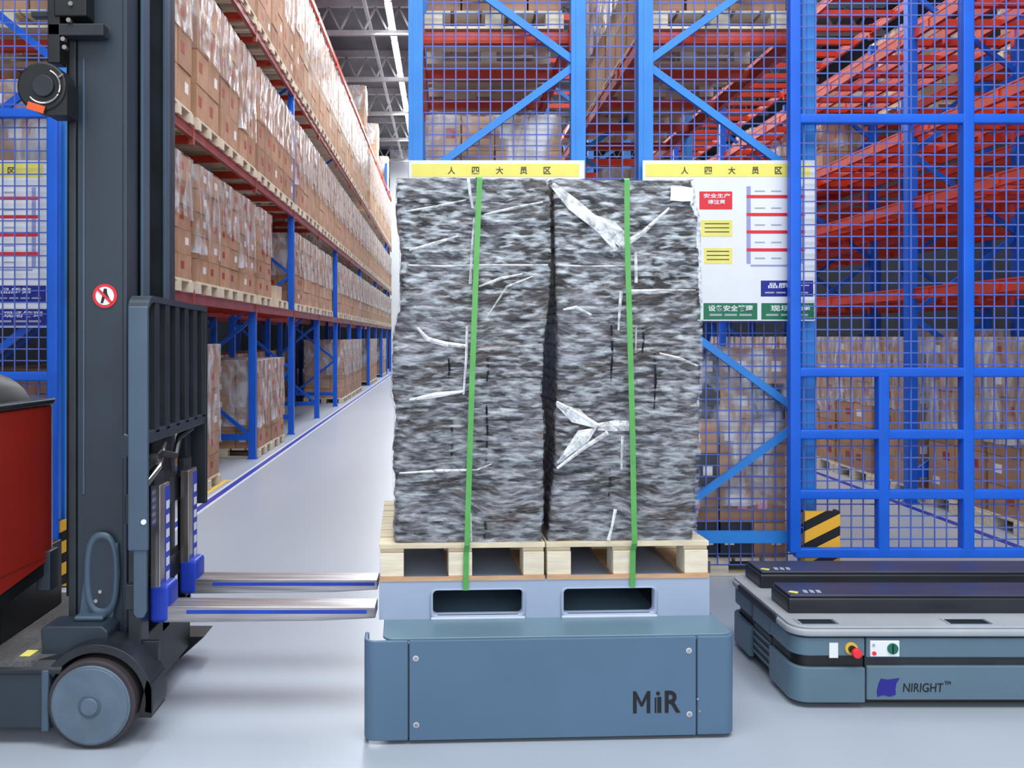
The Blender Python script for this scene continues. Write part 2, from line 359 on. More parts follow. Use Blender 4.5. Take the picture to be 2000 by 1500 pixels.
def stack(x0, y0, z0, dims, cnt, near, label, group, faces='-x-y', wrap=True, name='carton_stack'):
    """cartons on a pallet; faces: visible sides that get single cartons"""
    dx, dy, dz = dims; nx, ny, nz = cnt
    seed = int(abs(x0*7+y0*13+z0*5)) % 5
    if near:
        e = empty(name, (x0, y0, z0), random.uniform(-.008, .008), label=label, cat='box stack', group=group)
        r = random.Random(int(x0*100+y0*1000+z0*10))
        for k in range(nz):
            for i in range(nx):
                for j in range(ny):
                    vis = ('+x' in faces and i == nx-1) or ('-x' in faces and i == 0) or ('-y' in faces and j == 0) 
                    if not vis: continue
                    inst('carton', carton_mesh(dx, dy, dz, r.choice((0, 0, 1, 2))), (i*dx+r.uniform(-.006, .006), j*dy+r.uniform(-.005, .005), k*dz), e)
        if wrap: inst('film_wrap', film_mesh(nx*dx, ny*dy, nz*dz*random.choice((.25, .4, .5)), nz*dz+.004, seed), (0,0,0), e)
        return e
    key = ('fs', dims, cnt, seed % 3)
    if key not in cache:
        b = MB(); r = random.Random(seed)
        for k in range(nz):
            for i in range(nx):
                for j in range(ny):
                    g = .01; o = r.uniform(-.008, .008)
                    b.box(i*dx+g+o, (i+1)*dx-g+o, j*dy+g, (j+1)*dy-g, k*dz, (k+1)*dz-.008, 0 if r.random() < .8 else 1)
        b.box(.03, nx*dx-.03, .03, ny*dy-.03, 0, nz*dz-.02)
        o = .016; zz = nz*dz*.45
        cache[key] = b.mesh(name, ['cartonf', 'cartonw'])
    e = tag(inst(name, cache[key], (x0, y0, z0)), label=label, cat='box stack', group=group)
    if wrap: inst('film_wrap', film_mesh(nx*dx, ny*dy, nz*dz*.4, nz*dz+.004, seed), (0,0,0), e)
    return e
# ------------------------------------------------------------------ racks
LV = (2.35, 4.24, 6.54, 9.2)
def upright(rack, x, y, z1, m='blue2', w=.11):
    key = ('up', z1, m, w)
    if key not in cache:
        b = MB(); h = w/2
        b.box(-h, h, -.045, -.035, 0, z1); b.box(-h, -h+.012, -.035, .05, 0, z1); b.box(h-.012, h, -.035, .05, 0, z1); b.box(-h-.02, h+.02, -.06, .06, 0, .012)
        b.box(-h*.35, h*.35, -.049, -.044, .05, z1)
        cache[key] = b.mesh('upright', m)
    return inst('upright', cache[key], (x, y, 0), rack)
def braces(rack, xa, xb, y, zs, side, m='blue2', base=.33):
    """zigzag brace from post to post; zs = list of heights alternating sides"""
    b = MB(); b.box(xa, xb, y-.02, y+.02, base-.045, base+.045).build('brace', m, rack)
    s = side
    for z0, z1 in zip(zs, zs[1:]):
        p = (xa if s else xb); q = (xb if s else xa)
        MB().bar((p, y, z0), (q, y, z1), .055, .035, up=(0,1,0)).build('brace', m, rack); s = not s
def beam(rack, x, y0, y1, z, m):
    key = ('bm', round(y1-y0, 3), m)
    if key not in cache:
        L_ = y1-y0; b = MB(); b.box(-.02, .02, 0, L_, -.12, 0); b.box(-.026, .026, 0, L_, -.015, .002); b.box(-.026, .026, 0, L_, -.122, -.105); b.box(-.03, .03, 0, .03, -.2, .03); b.box(-.03, .03, L_-.03, L_, -.2, .03)
        cache[key] = b.mesh('beam', m)
    return inst('beam', cache[key], (x, y0, z), rack)
def crossbar(rack, x0, x1, y, z, m='orange'):
    key = ('cb', round(x1-x0, 3), m)
    if key not in cache:
        b = MB(); b.box(0, x1-x0, -.04, .04, -.085, 0); cache[key] = b.mesh('crossbar', m)
    return inst('crossbar', cache[key], (x0, y, z), rack)

# left rack: aisle face at x=-2.9
LX0, LX1 = -4.05, -2.93
lr = empty('pallet_rack', (0, 0, 0), label='long rack of brown cartons on red beams left of the aisle', cat='rack')
ly = [6.87+3.43*i for i in range(13)]
for i, y in enumerate(ly):
    full = (i == 0 or (i >= 3 and i % 2 == 1))
    upright(lr, LX1, y, {3: 6.5, 5: 4.2, 7: 4.2, 9: 4.2}.get(i, 10.4) if full else 2.4, 'blue2' if i == 0 else 'blue'); upright(lr, LX0, y, 10.4 if full else 2.4, 'blue')
    if i < 6: braces(lr, LX0, LX1, y, [.33+.9*k for k in range(3 if not full else 8)], i % 2 == 1, 'blue')
for i in range(12):
    for z in LV:
        beam(lr, LX1+.035, ly[i], ly[i+1], z, 'red_beam' if z < 9 else 'orange')
        beam(lr, LX0-.035, ly[i], ly[i+1], z, 'orange')
        if i < 4:
            for k in range(3): crossbar(lr, LX0, LX1, ly[i]+.4+k*1.2, z-.005)
cn = {z: 0 for z in (0,)+LV}
LVN = {0: 'floor row', 2.35: 'lowest shelf', 4.24: 'middle shelf', 6.54: 'third shelf', 9.2: 'topmost shelf'}
def left_load(z, y, near, cz, nz, cy=.5, first=False):
    cn[z] += 0 if first else 1
    where = 'behind the left mesh gate' if first else '%s from the mast' % ORD[cn[z]-1]
    lev = LVN[z]; zt = z+.002
    rack_pallet(-3.96, y-.02, zt, 1.12, 1.04, near, 'pale wooden pallet on the %s of the left rack, %s' % (lev, where), 'pallets in the left rack')
    stack(-3.94, y, zt+.14, (.36, cy, cz), (3, int(round(1.0/cy)), nz), near, 'brown film-wrapped cartons on the %s of the left rack, %s' % (lev, where), 'carton stacks in the left rack', '+x-y')
for i in range(12):
    full_next = True
    for k in range(3):
        y = ly[i]+.12+k*1.09
        if 8.0 < y+1 < 9.2: continue
        near = y < 17.6; first = y < 8
        for z, cz, nz in ((2.35, .27, 5), (4.24, .40, 4), (6.54, .36, 6)):
            if z == 2.35 and (i == 2 and k == 1 or i==2 and k==2 or (i == 4 and k == 2)): continue
            if z == 6.54 and i == 7 and k == 2: continue
            n2 = nz
            if z == 2.35 and i in (3, 4) : n2 = 5
            left_load(z, y, near, cz, n2, first=first)
        if (i == 7 and k == 1) or (i == 9 and k == 0) or (i == 11 and k == 0) or (i == 5 and k == 2 and False): left_load(9.2, y, False, .36, 4)
        if (i == 1 and k == 0) or (i == 2 and k in (0, 1)) or i == 6 and k < 3 or i == 5 and k > 0 or (i == 8) or (i == 10 and k < 2): left_load(0, y, near, .27, 5 if i == 2 else 6)
# low grey carton block at the gap on the lowest shelf
e = rack_pallet(-3.96, 15.3, 2.352, 1.12, 1.04, True, 'pallet with one small white carton, beside the dark gap on the lowest left shelf', 'pallets in the left rack')
tag(inst('carton', MB().box(0, .4, 0, .5, 0, .24).mesh('carton', 'cartonw'), (-3.3, 15.5, 2.492)), label='small pale carton alone on a pallet beside the blue upright', cat='box')
# second row of the left rack, behind
lr2 = empty('pallet_rack', (0, 0, 0), label='shadowed rack row standing behind the left aisle rack', cat='rack')
for i, y in enumerate(ly[:9]):
    for x in (-5.5, -4.4): upright(lr2, x, y, 10.4, 'blue')
    if i < 8:
        for z in LV[:3]: beam(lr2, -4.37, y, ly[i+1], z, 'orange'); beam(lr2, -5.53, y, ly[i+1], z, 'orange')
    if i < 4: braces(lr2, -5.5, -4.4, y, [.33+.9*k for k in range(8)], i % 2 == 0, 'blue')
c2 = 0
for i in range(8):
    for k in range(3):
        y = ly[i]+.12+k*1.09
        for z, nz in ((0, 5), (2.35, 5), (4.24, 6)):
            if z == 0 and i > 5: continue
            c2 += 1
            lv = {0: 'floor', 2.35: 'lowest shelf', 4.24: 'middle shelf'}[z]
            rack_pallet(-5.45, y-.02, z+.002, 1.0, 1.04, False, 'pallet on the %s of the shadowed rear left rack, %s from its near end' % (lv, ORD[i*3+k]), 'pallets in the rear left rack')
            stack(-5.43, y, z+.142, (.32, .5, .27), (3, 2, nz), False, 'shadowed cartons on the %s of the rear left rack, %s from its near end' % (lv, ORD[i*3+k]), 'carton stacks in the rear left rack', '+x-y', wrap=(z > 0))
# right racks A and B (ends face the camera), C beside the drive aisle, D behind C
YE = 6.9
def right_rack(name_label, xa, xb, ys, zs, side, lv, cbz, mpost='blue2', top=6.2, cb=1.0, cby=7.0, cbn=12):
    r = empty('pallet_rack', (0, 0, 0), label=name_label, cat='rack')
    for i, y in enumerate(ys):
        upright(r, xa, y, top, mpost); upright(r, xb, y, top, mpost)
        if i < 5: braces(r, xa, xb, y, zs, side, mpost)
        if i < len(ys)-1:
            for z in lv: beam(r, xa+.03, y, ys[i+1], z, 'orange'); beam(r, xb-.03, y, ys[i+1], z, 'orange')
    for z in cbz:
        for k in range(cbn): crossbar(r, xa, xb, cby+k*cb, z)
    return r
AX = (X(812, YE)-0, X(1128, YE)); BX = (X(1259, YE), X(1576, YE))
ysr = [YE+3.43*i for i in range(9)]
ra = right_rack('blue rack end frame behind mesh, directly behind the wrapped load', AX[0], AX[1], ysr, [.34+.9*k for k in range(7)], False, LV[:3], (2.32, 4.22, 6.5), cby=7.05)
rb = right_rack('blue rack end frame behind mesh, left of the gate post', BX[0], BX[1], ysr, [.34+.9*k for k in range(7)], True, LV[:3], (2.32, 4.22, 6.5), cby=7.05)
ysc = [6.67, 10.1, 13.53, 16.96, 20.4, 23.8, 27.3]
rc = right_rack('orange-beamed rack behind the gate, right of the drive aisle', 5.2, 6.4, ysc, [.3+.9*k for k in range(7)], True, (2.40, 3.4, 4.2, 5.3, 6.5), (2.38, 3.38, 4.18, 5.28, 6.5), 'blue', cby=7.3, cb=.62, cbn=26)
for i in range(5):
    for z in (2.38, 3.38, 4.18, 5.28):
        for xx in (5.6, 6.0): beam(rc, xx, ysc[i], ysc[i+1], z+.05, 'orange')
rd = right_rack('rear rack row seen through the orange beams of the gate-side rack', 6.9, 8.1, ysc, [.3+.9*k for k in range(7)], False, (2.40, 3.4, 4.2, 5.3, 6.5), (2.38, 3.38, 4.18, 5.28), 'blue', cby=7.3, cb=.9, cbn=18)
def rload(x, y, z, dims, cnt, near, what, where, lx, lyy, wrap=True, faces='-x-y'):
    rack_pallet(x-.02, y-.02, z+.002, lx, lyy, near, 'pallet under the '+what+' '+where, 'pallets behind the mesh')
    return stack(x, y, z+.142, dims, cnt, near, what+' '+where, 'carton stacks behind the mesh', faces, wrap)
ax = AX[0]+.085; bxx = BX[0]+.085
DA = (.262, .5, .27); nA = 4
def yb(k, start): return start+3.43*(k//3)+.13+1.085*(k % 3)
for k in range(5):
    y = yb(k, YE); wh = ('at the end of the rack behind the load' if k == 0 else '%s back in the rack behind the load' % ORD[k])
    rload(ax, y, 0, DA, (nA, 2, 6), k < 1, 'floor cartons', wh, 1.08, 1.02)
    rload(ax, y, 2.355, DA, (nA, 2, 4), k < 2, 'low-shelf cartons', wh, 1.08, 1.02)
    if k < 4: rload(ax, y, 4.245, (.262, .5, .34), (nA, 2, 4), k < 1, 'upper-shelf cartons', wh, 1.08, 1.02)
for k in range(5):
    y = yb(k, YE); wh = ('at the end of the rack left of the gate' if k == 0 else '%s back in the rack left of the gate' % ORD[k])
    s = rload(bxx, y, 0, DA, (nA, 2, 6), k < 1, 'floor cartons', wh, 1.08, 1.02)
    if k == 0:
        for ch in s.children:
            if ch.name.startswith('carton'):
                a = int(round(ch.location.x/.262)); b_ = int(round(ch.location.z/.27)); j = round(ch.location.y/.5)
                if j == 0 and (a, b_) in ((1, 0), (2, 0), (0, 2), (1, 2), (3, 4), (1, 4), (0, 5), (1, 5)):
                    me = ch.data.copy(); me.materials[0] = M['darkbox']; ch.data = me
                if j == 0 and (a, b_) in ((0, 3), (2, 1), (3, 3), (1, 1), (3, 1)):
                    me = ch.data.copy(); me.materials[1] = M['pink']; me.materials[2] = M['pink']; ch.data = me
    if k in (2, 4): rload(bxx, y, 2.355, DA, (nA, 2, 4), False, 'low-shelf cartons', wh, 1.08, 1.02)
    if k < 4: rload(bxx, y, 4.245, (.262, .5, .34), (nA, 2, 4), k < 1, 'upper-shelf cartons', wh, 1.08, 1.02)
for k in range(9):
    y = yb(k+1, 6.67); wh = 'right of the drive aisle, %s from the right edge' % ORD[k]
    rload(5.33, y, 0, (.30, .51, .285), (3, 2, 6), k < 6, 'floor cartons', wh, .96, 1.05)
for k, (y, z, nz) in enumerate(((13.66, 4.2, 3), (14.8, 4.2, 3), (18.6, 2.4, 3))):
    rload(5.7, y, z+.052, (.2, .5, .27), (3, 2, nz), False, 'cartons', 'among the orange beams, %s by depth' % ORD[k], .64, 1.02)
for k in range(6):
    y = yb(k, 6.67+.02); rload(7.0, y, 0, (.32, .5, .3), (3, 2, 6), False, 'dim floor cartons', 'in the rear right rack, %s from the near end' % ORD[k], 1.0, 1.02)
for k in range(5):
    y = 7+k*3.43; rload(7.0, y, 5.302, (.32, .5, .3), (3, 2, 4), False, 'dim high cartons', 'in the rear right rack, %s from the near end' % ORD[k], 1.0, 1.02)
# ------------------------------------------------------------------ mesh screens, gates, column guards
def wires(x0, x1, z0, z1, y, p=.085, t=.0095):
    b = MB(); n = int((x1-x0)/p); d = (x1-x0)/max(n, 1)
    for i in range(n+1): xx = x0+i*d; b.box(xx-t/2, xx+t/2, y-.003, y+.003, z0, z1)
    n = int((z1-z0)/p)
    for i in range(n+1): zz = z0+i*p; b.box(x0, x1, y+.003, y+.009, zz-t/2, zz+t/2)
    return b
sc = empty('mesh_screen', (AX[0], YE+.06, 0), label='blue wire mesh screen closing the rack ends behind the wrapped load', cat='mesh screen')
for nm, a, b_ in (('wire_panel', AX[0]+.04, AX[1]-.04), ('wire_panel', AX[1]+.06, BX[0]-.06), ('wire_panel', BX[0]+.04, BX[1]-.04)):
    tag(wires(a-AX[0], b_-AX[0], .1, 5.4, 0).build(nm, 'bluem', sc), kind='stuff')
YG = 6.70
def gate(xs, zs, x0, x1, z0, z1, label, half=None, mesh=True, t=.085):
    g = empty('mesh_gate', (x0, YG, 0), label=label, cat='gate')
    for px, a, b_ in xs: MB().box(px-t/2-x0, px+t/2-x0, -.035, .035, a, b_).build('post', 'blue', g, bevel=.012)
    for pz, a, b_ in zs: MB().box(a-x0, b_-x0, -.033, .033, pz-t*.42, pz+t*.42).build('rail', 'blue', g, bevel=.012)
    tag(wires(0, x1-x0, z0, z1, .045, .087, .0095).build('wire_panel', 'bluem', g), kind='stuff')
    return g
gx = [X(v, YG) for v in (1551, 1723, 1888, 2230)]; gz = [Z(v, YG) for v in (1079, 965, 848, 727, 233)]
gate([(gx[0], gz[0], 5.4), (gx[2], gz[0], 5.4), (gx[3], gz[0], 5.4), (gx[1], gz[0], gz[3])], [(z, gx[0], gx[3]) for z in gz], gx[0], gx[3], gz[0], 5.4,
     'tall bright blue tube gate with mesh behind the flat black robot')
gl = [X(105, YG), -5.2]
gate([(gl[0], Z(1108, YG), Z(222, YG)+.03), (gl[1], Z(1108, YG), 5.4)], [(Z(222, YG), gl[1], gl[0]), (Z(735, YG), gl[1], gl[0]), (Z(1095, YG), gl[1], gl[0])], gl[1], gl[0]-.04, .2, 5.4,
     'bright blue mesh gate at the left, behind the red truck body')
def guard(x0, x1, y0, y1, h, label):
    g = empty('column_guard', (x0, y0, 0), label=label, cat='column guard')
    a, b_ = x1-x0, y1-y0
    MB().prism([(0,0),(a,0),(a,b_),(a-.02,b_),(a-.02,.02),(.02,.02),(.02,b_),(0,b_)], 'z', 0, h).build('shield', 'haz', g)
    MB().box(-.0, a, .0, b_, 0, .008).build('foot_plate', 'yel', g)
guard(X(1566, 6.78), X(1634, 6.78), 6.72, 6.80, .56, 'yellow and black striped guard on the floor behind the blue gate')
guard(-3.02, -2.80, 6.70, 6.80, .5, 'striped yellow column guard between red truck and mast')
# ------------------------------------------------------------------ sign boards
def sign(x0, x1, z0, z1, y, label, kindn):
    s = empty('sign_board', (x0, y, z0), label=label, cat='sign'); W, Hh = x1-x0, z1-z0
    MB().box(0, W, 0, .012, 0, Hh).build('board', 'signw', s, bevel=.003)
    def q(px0, px1, py0, py1, m, nm, dep=.002): # px relative to board B reference frame 1255..1592 x 313..627
        a = (px0-1255)/337*W; b_ = (px1-1255)/337*W; c = Hh-(py1-313)/314*Hh; d = Hh-(py0-313)/314*Hh
        return MB().box(a, b_, -dep, 0, c, d).build(nm, m, s), (a, b_, c, d)
    def t(px0, px1, py0, py1, body, m, bold=0):
        a = (px0-1255)/337*W; b_ = (px1-1255)/337*W; c = Hh-(py1-313)/314*Hh; d = Hh-(py0-313)/314*Hh
        text(body, a, b_, c, d, -.0025, m, s, bold=bold)
    q(1261, 1582, 320, 345, 'signy', 'header_strip')
    for px, ch in zip((1330, 1376, 1422, 1468, 1513), '人四大员区'): t(px, px+14, 326, 340, ch, 'signk', .02)
    q(1366, 1430, 374, 409, 'signr', 'red_panel')
    t(1374, 1426, 378, 387, '安全生产', 'signw', .02); t(1382, 1416, 390, 399, '请注意', 'signw', .02)
    q(1369, 1430, 430, 462, 'signyb', 'yellow_panel'); q(1375, 1430, 484, 515, 'signyb', 'yellow_panel')
    for a in (436, 444, 452): q(1376, 1424, a, a+2, 'signk', 'print_line', .0025)
    for a in (490, 498, 506): q(1380, 1424, a, a+2, 'signk', 'print_line', .0025)
    q(1458, 1466, 364, 515, 'signl', 'table_edge'); q(1560, 1568, 364, 515, 'signl', 'table_edge')
    for a in (381, 416, 450, 485): q(1458, 1572, a, a+6, 'signr', 'table_rule', .003)
    q(1466, 1562, 517, 520, 'signl', 'table_rule', .003)
    for a in (372, 405, 438, 472, 503):
        for b0 in (1474, 1506): q(b0, b0+20, a, a+2.5, 'signgrey', 'print_line', .0025)
    q(1486, 1588, 548, 579, 'signb', 'navy_strip')
    t(1500, 1580, 552, 563, '品质第一', 'signw', .02); [q(1494+i*22, 1512+i*22, 570, 573, 'signgrey', 'print_line', .0025) for i in range(4)]
    gm, gn = ('signb', 'navy_strip') if kindn else ('signg', 'green_strip')
    for a, b0 in ((1262, 1368), (1374, 1479), (1487, 1590)): q(a, b0, 592, 624, gm, gn)
    t(1383, 1470, 596, 608, '设备安全管理', 'signw', .02); [q(1386+i*29, 1410+i*29, 613, 617, 'signgrey', 'print_line', .0025) for i in range(3)]
    t(1505, 1582, 596, 608, '现场管理', 'signw', .02); [q(1496+i*29, 1520+i*29, 613, 617, 'signgrey', 'print_line', .0025) for i in range(3)]
    return s
YS = 6.80
sign(X(1255, YS), X(1592, YS), Z(627, YS), Z(313, YS), YS, 'white notice board with red table lines and green strips, right of the load', 0)
sign(X(798, YS), X(1142, YS), Z(627, YS), Z(313, YS), YS, 'notice board with yellow header strip, mostly hidden behind the load', 0)
s = sign(X(-242, 6.80), X(94, 6.80), Z(640, 6.80), Z(313, 6.80), 6.80, 'white notice board behind the mesh at the far left', 1)
# ------------------------------------------------------------------ carrier robot, stand, pallets, wrapped load
TH = .045; PV = (.487, 4.45)
def AP(x, y): return (PV[0]+x*math.cos(TH)-y*math.sin(TH), PV[1]+x*math.sin(TH)+y*math.cos(TH))
def lx(px, Y=4.45): return X(px, Y)-.487
fy = -.305; FYW = 4.145
a0, a1 = X(697, 4.106)-.47, X(1430, 4.185)-.47-.012
p = AP(0, 0)
rob = empty('transport_robot', (p[0], p[1], 0), TH, label='low slate-blue transport robot carrying the wrapped load', cat='robot')
zt = .476
def corner_outline(x0, x1, y0, y1, r, n=6, back=.0):
    pts = []
    for cx, cy, a in ((x0+r, y0+r, 180), (x1-r, y0+r, 270)):
        for i in range(n+1):
            t = math.radians(a+90*i/n); pts.append((cx+r*math.cos(t), cy+r*math.sin(t)))
    return pts+[(x1, y1), (x0, y1)]
MB().prism(corner_outline(a0+.10, a1-.004, fy+.012, 1.05, .04), 'z', .05, zt-.012).build('chassis', 'robott', rob, bevel=.01)
MB().prism(corner_outline(a0+.085, a1, fy+.03, 1.06, .05), 'z', zt-.012, zt).build('top_plate', 'robott', rob, bevel=.004)
# wrap-round front cover in three pieces
xl, xr = lx(785, 4.13)+.017, lx(1350, 4.16)+.017
def cover(pts_o, th, z0, z1, name, m='robot'):
    return MB().prism(pts_o, 'z', z0, z1).build(name, m, rob, bevel=.006)
def arc(cx, cy, r, a0_, a1_, n=8): return [(cx+r*math.cos(math.radians(a0_+(a1_-a0_)*i/n)), cy+r*math.sin(math.radians(a0_+(a1_-a0_)*i/n))) for i in range(n+1)]
R = .055
cover([(xl-.003, fy), (xl-.003, fy+.02)]+arc(a0+R, fy+R, R-.02, 270, 180)+[(a0+.02, fy+.14), (a0, fy+.14)]+arc(a0+R, fy+R, R, 180, 270), .02, .018, zt-.003, 'corner_cover')
cover([(xr+.003, fy), (xr+.003, fy+.02)]+arc(a1-R, fy+R, R-.02, -90, 0)+[(a1-.02, 1.0), (a1, 1.0)]+arc(a1-R, fy+R, R, 0, -90), .02, .018, zt-.003, 'corner_cover')
MB().box(xl+.003, xr-.003, fy, fy+.02, .018, zt-.003).build('front_panel', 'robot', rob, bevel=.004)
MB().box(a0+.06, a1-.06, fy+.01, fy+.03, .03, zt-.02).build('seam_backing', 'dark', rob)
for px, py in ((799, 1282), (800, 1411), (1336, 1275), (1337, 1400)):
    c = (lx(px, FYW)+.017, Z(py, FYW)); MB().cyl(c, .010, 'y', fy-.004, fy+.002, 14).build('screw', 'chrome', rob)
    MB().cyl(c, .013, 'y', fy-.0015, fy+.002, 14).build('washer', 'white', rob)
for px, py in ((1352, 1370), (1356, 1394)):
    c = (lx(px, FYW)+.02, Z(py, FYW)); MB().cyl(c, .005, 'y', fy-.003, fy+.002, 10).build('screw', 'chrome', rob)
mx_ = lambda px: lx(px, FYW)+.017
mz_ = lambda py: Z(py, FYW)
MB().prism([(mx_(a_), mz_(c_)) for a_, c_ in ((1225,1396),(1225,1353),(1231,1353),(1242,1375),(1253,1353),(1259,1353),(1259,1396),(1252,1396),(1252,1367),(1244,1383),(1240,1383),(1232,1367),(1232,1396))], 'y', fy-.002, fy+.001).build('lettering', 'ink', rob)
MB().box(mx_(1268), mx_(1271), fy-.002, fy+.001, mz_(1396), mz_(1366)).cyl((mx_(1274.5), mz_(1358)), .009, 'y', fy-.002, fy+.001, 16).build('lettering', 'ink', rob)
MB().box(mx_(1273), mx_(1281), fy-.002, fy+.001, mz_(1396), mz_(1365)).build('lettering', 'ink', rob)
text('R', mx_(1288), mx_(1319), mz_(1396), mz_(1353), fy-.0005, 'ink', rob, bold=.02)
for xx in (-.6, .62):
    for yy in (-.1, .85): MB().cyl((yy, .055), .055, 'x', xx-.03, xx+.03, 20).build('wheel', 'rubber', rob)
# stand with two fork slots
st = empty('load_stand', (p[0], p[1], zt), TH, label='pale blue steel stand with two rounded fork slots, between robot and pallets', cat='stand')
s0, s1 = lx(740, 4.415), lx(1386, 4.487); sz0, sz1 = 0.0, Z(1132, 4.45)-zt
slots = [(lx(845), lx(1021)), (lx(1100), lx(1281))]; z0s, z1s = Z(1199, 4.45)-zt, Z(1149, 4.45)-zt
b = MB(); xs = [s0, slots[0][0], slots[0][1], slots[1][0], slots[1][1], s1]
for i in (0, 2, 4): b.box(xs[i], xs[i+1], 0, .012, 0, sz1)
for i in (1, 3): b.box(xs[i], xs[i+1], 0, .012, 0, z0s); b.box(xs[i], xs[i+1], 0, .012, z1s, sz1)
for i in (1, 3):
    for (cx_, cz_, sx_, sz_) in ((xs[i], z0s, 1, 1), (xs[i+1], z0s, -1, 1), (xs[i+1], z1s, -1, -1), (xs[i], z1s, 1, -1)):
        r = .022; pts = [(cx_, cz_)]+[(cx_+sx_*(r-r*math.cos(t)), cz_+sz_*(r-r*math.sin(t))) for t in [PI/2*k/5 for k in range(6)]]
        b.prism(pts, 'y', 0.0, .012)
b.build('front_plate', 'stand', st)
MB().box(s0, s0+.012, .012, 1.2, 0, sz1).build('side_plate', 'stand', st); MB().box(s1-.012, s1, .012, 1.2, 0, sz1).build('side_plate', 'stand', st)
MB().box(s0, s1, .012, 1.2, sz1-.012, sz1).build('top_plate', 'stand', st)
MB().box(s0+.012, s1-.012, 1.188, 1.2, 0, sz1-.012).build('back_plate', 'stand', st)
for a, c in slots:
    o = rrect(a-.012, c+.012, z0s-.022, z1s+.004, .03); i_ = rrect(a+.001, c-.001, z0s, z1s-.001, .022); n = len(o)
    v = [(x, -.008, z) for x, z in o]+[(x, -.012, z) for x, z in i_]+[(x, .05, z) for x, z in i_]+[(x, 0, z) for x, z in o]
    f = []
    for k in range(n):
        j = (k+1) % n; f += [(k, j, n+j, n+k), (n+k, n+j, 2*n+j, 2*n+k), (3*n+k, 3*n+j, j, k)]
    MB().add(v, f).build('slot_lip', 'stand', st, smooth=True)
    MB().box(a-.01, c+.01, -.020, -.004, z0s-.020, z0s-.006).build('lower_lip', 'standlip', st, bevel=.005)
    for yy in (.0,): MB().box(a-.05, a-.038, .012, 1.18, .0, sz1-.012).box(c+.038, c+.05, .012, 1.18, .0, sz1-.012).build('slot_channel', 'dark', st)
# front euro pallets, board by board
def euro(x0, x1, label, xc, blocks):
    z0 = Z(1132, 4.45); e = empty('wooden_pallet', (*AP(x0, 0), z0), TH, label=label, cat='pallet', group='pallets under the wrapped load')
    W = x1-x0; HH = Z(1060, 4.45)-z0
    for k in range(7):
        y = k*1.2/7; MB().box(-.002, W+.002, y+.004, y+1.2/7-.016, HH-.024, HH).build('deck_board', 'wood', e, bevel=.002)
    for (a, c) in blocks:
        a, c = a-x0, c-x0
        MB().box(a, c, 0.02, 1.17, HH-.045, HH-.025).build('stringer_board', 'wood', e, bevel=.002)
        MB().box(a, c, 0, 1.19, 0, .022).build('bottom_board', 'wood3', e, bevel=.002)
        for y in (0.004, .53, 1.05): MB().box(a, c, y, y+.14, .022, HH-.0455).build('block', 'wood2', e, bevel=.003)
    MB().box(0, W, -.004, .0, 0, .022).build('bottom_board', 'wood3', e); 
    return e
euro(lx(742), lx(1064), 'pale wooden pallet under the left half of the wrapped load', 0, [(lx(743), lx(789)), (lx(876), lx(922)), (lx(1022), lx(1063))])
euro(lx(1068), lx(1389), 'pale wooden pallet under the right half of the wrapped load', 0, [(lx(1069), lx(1116)), (lx(1199), lx(1243)), (lx(1341), lx(1388))])
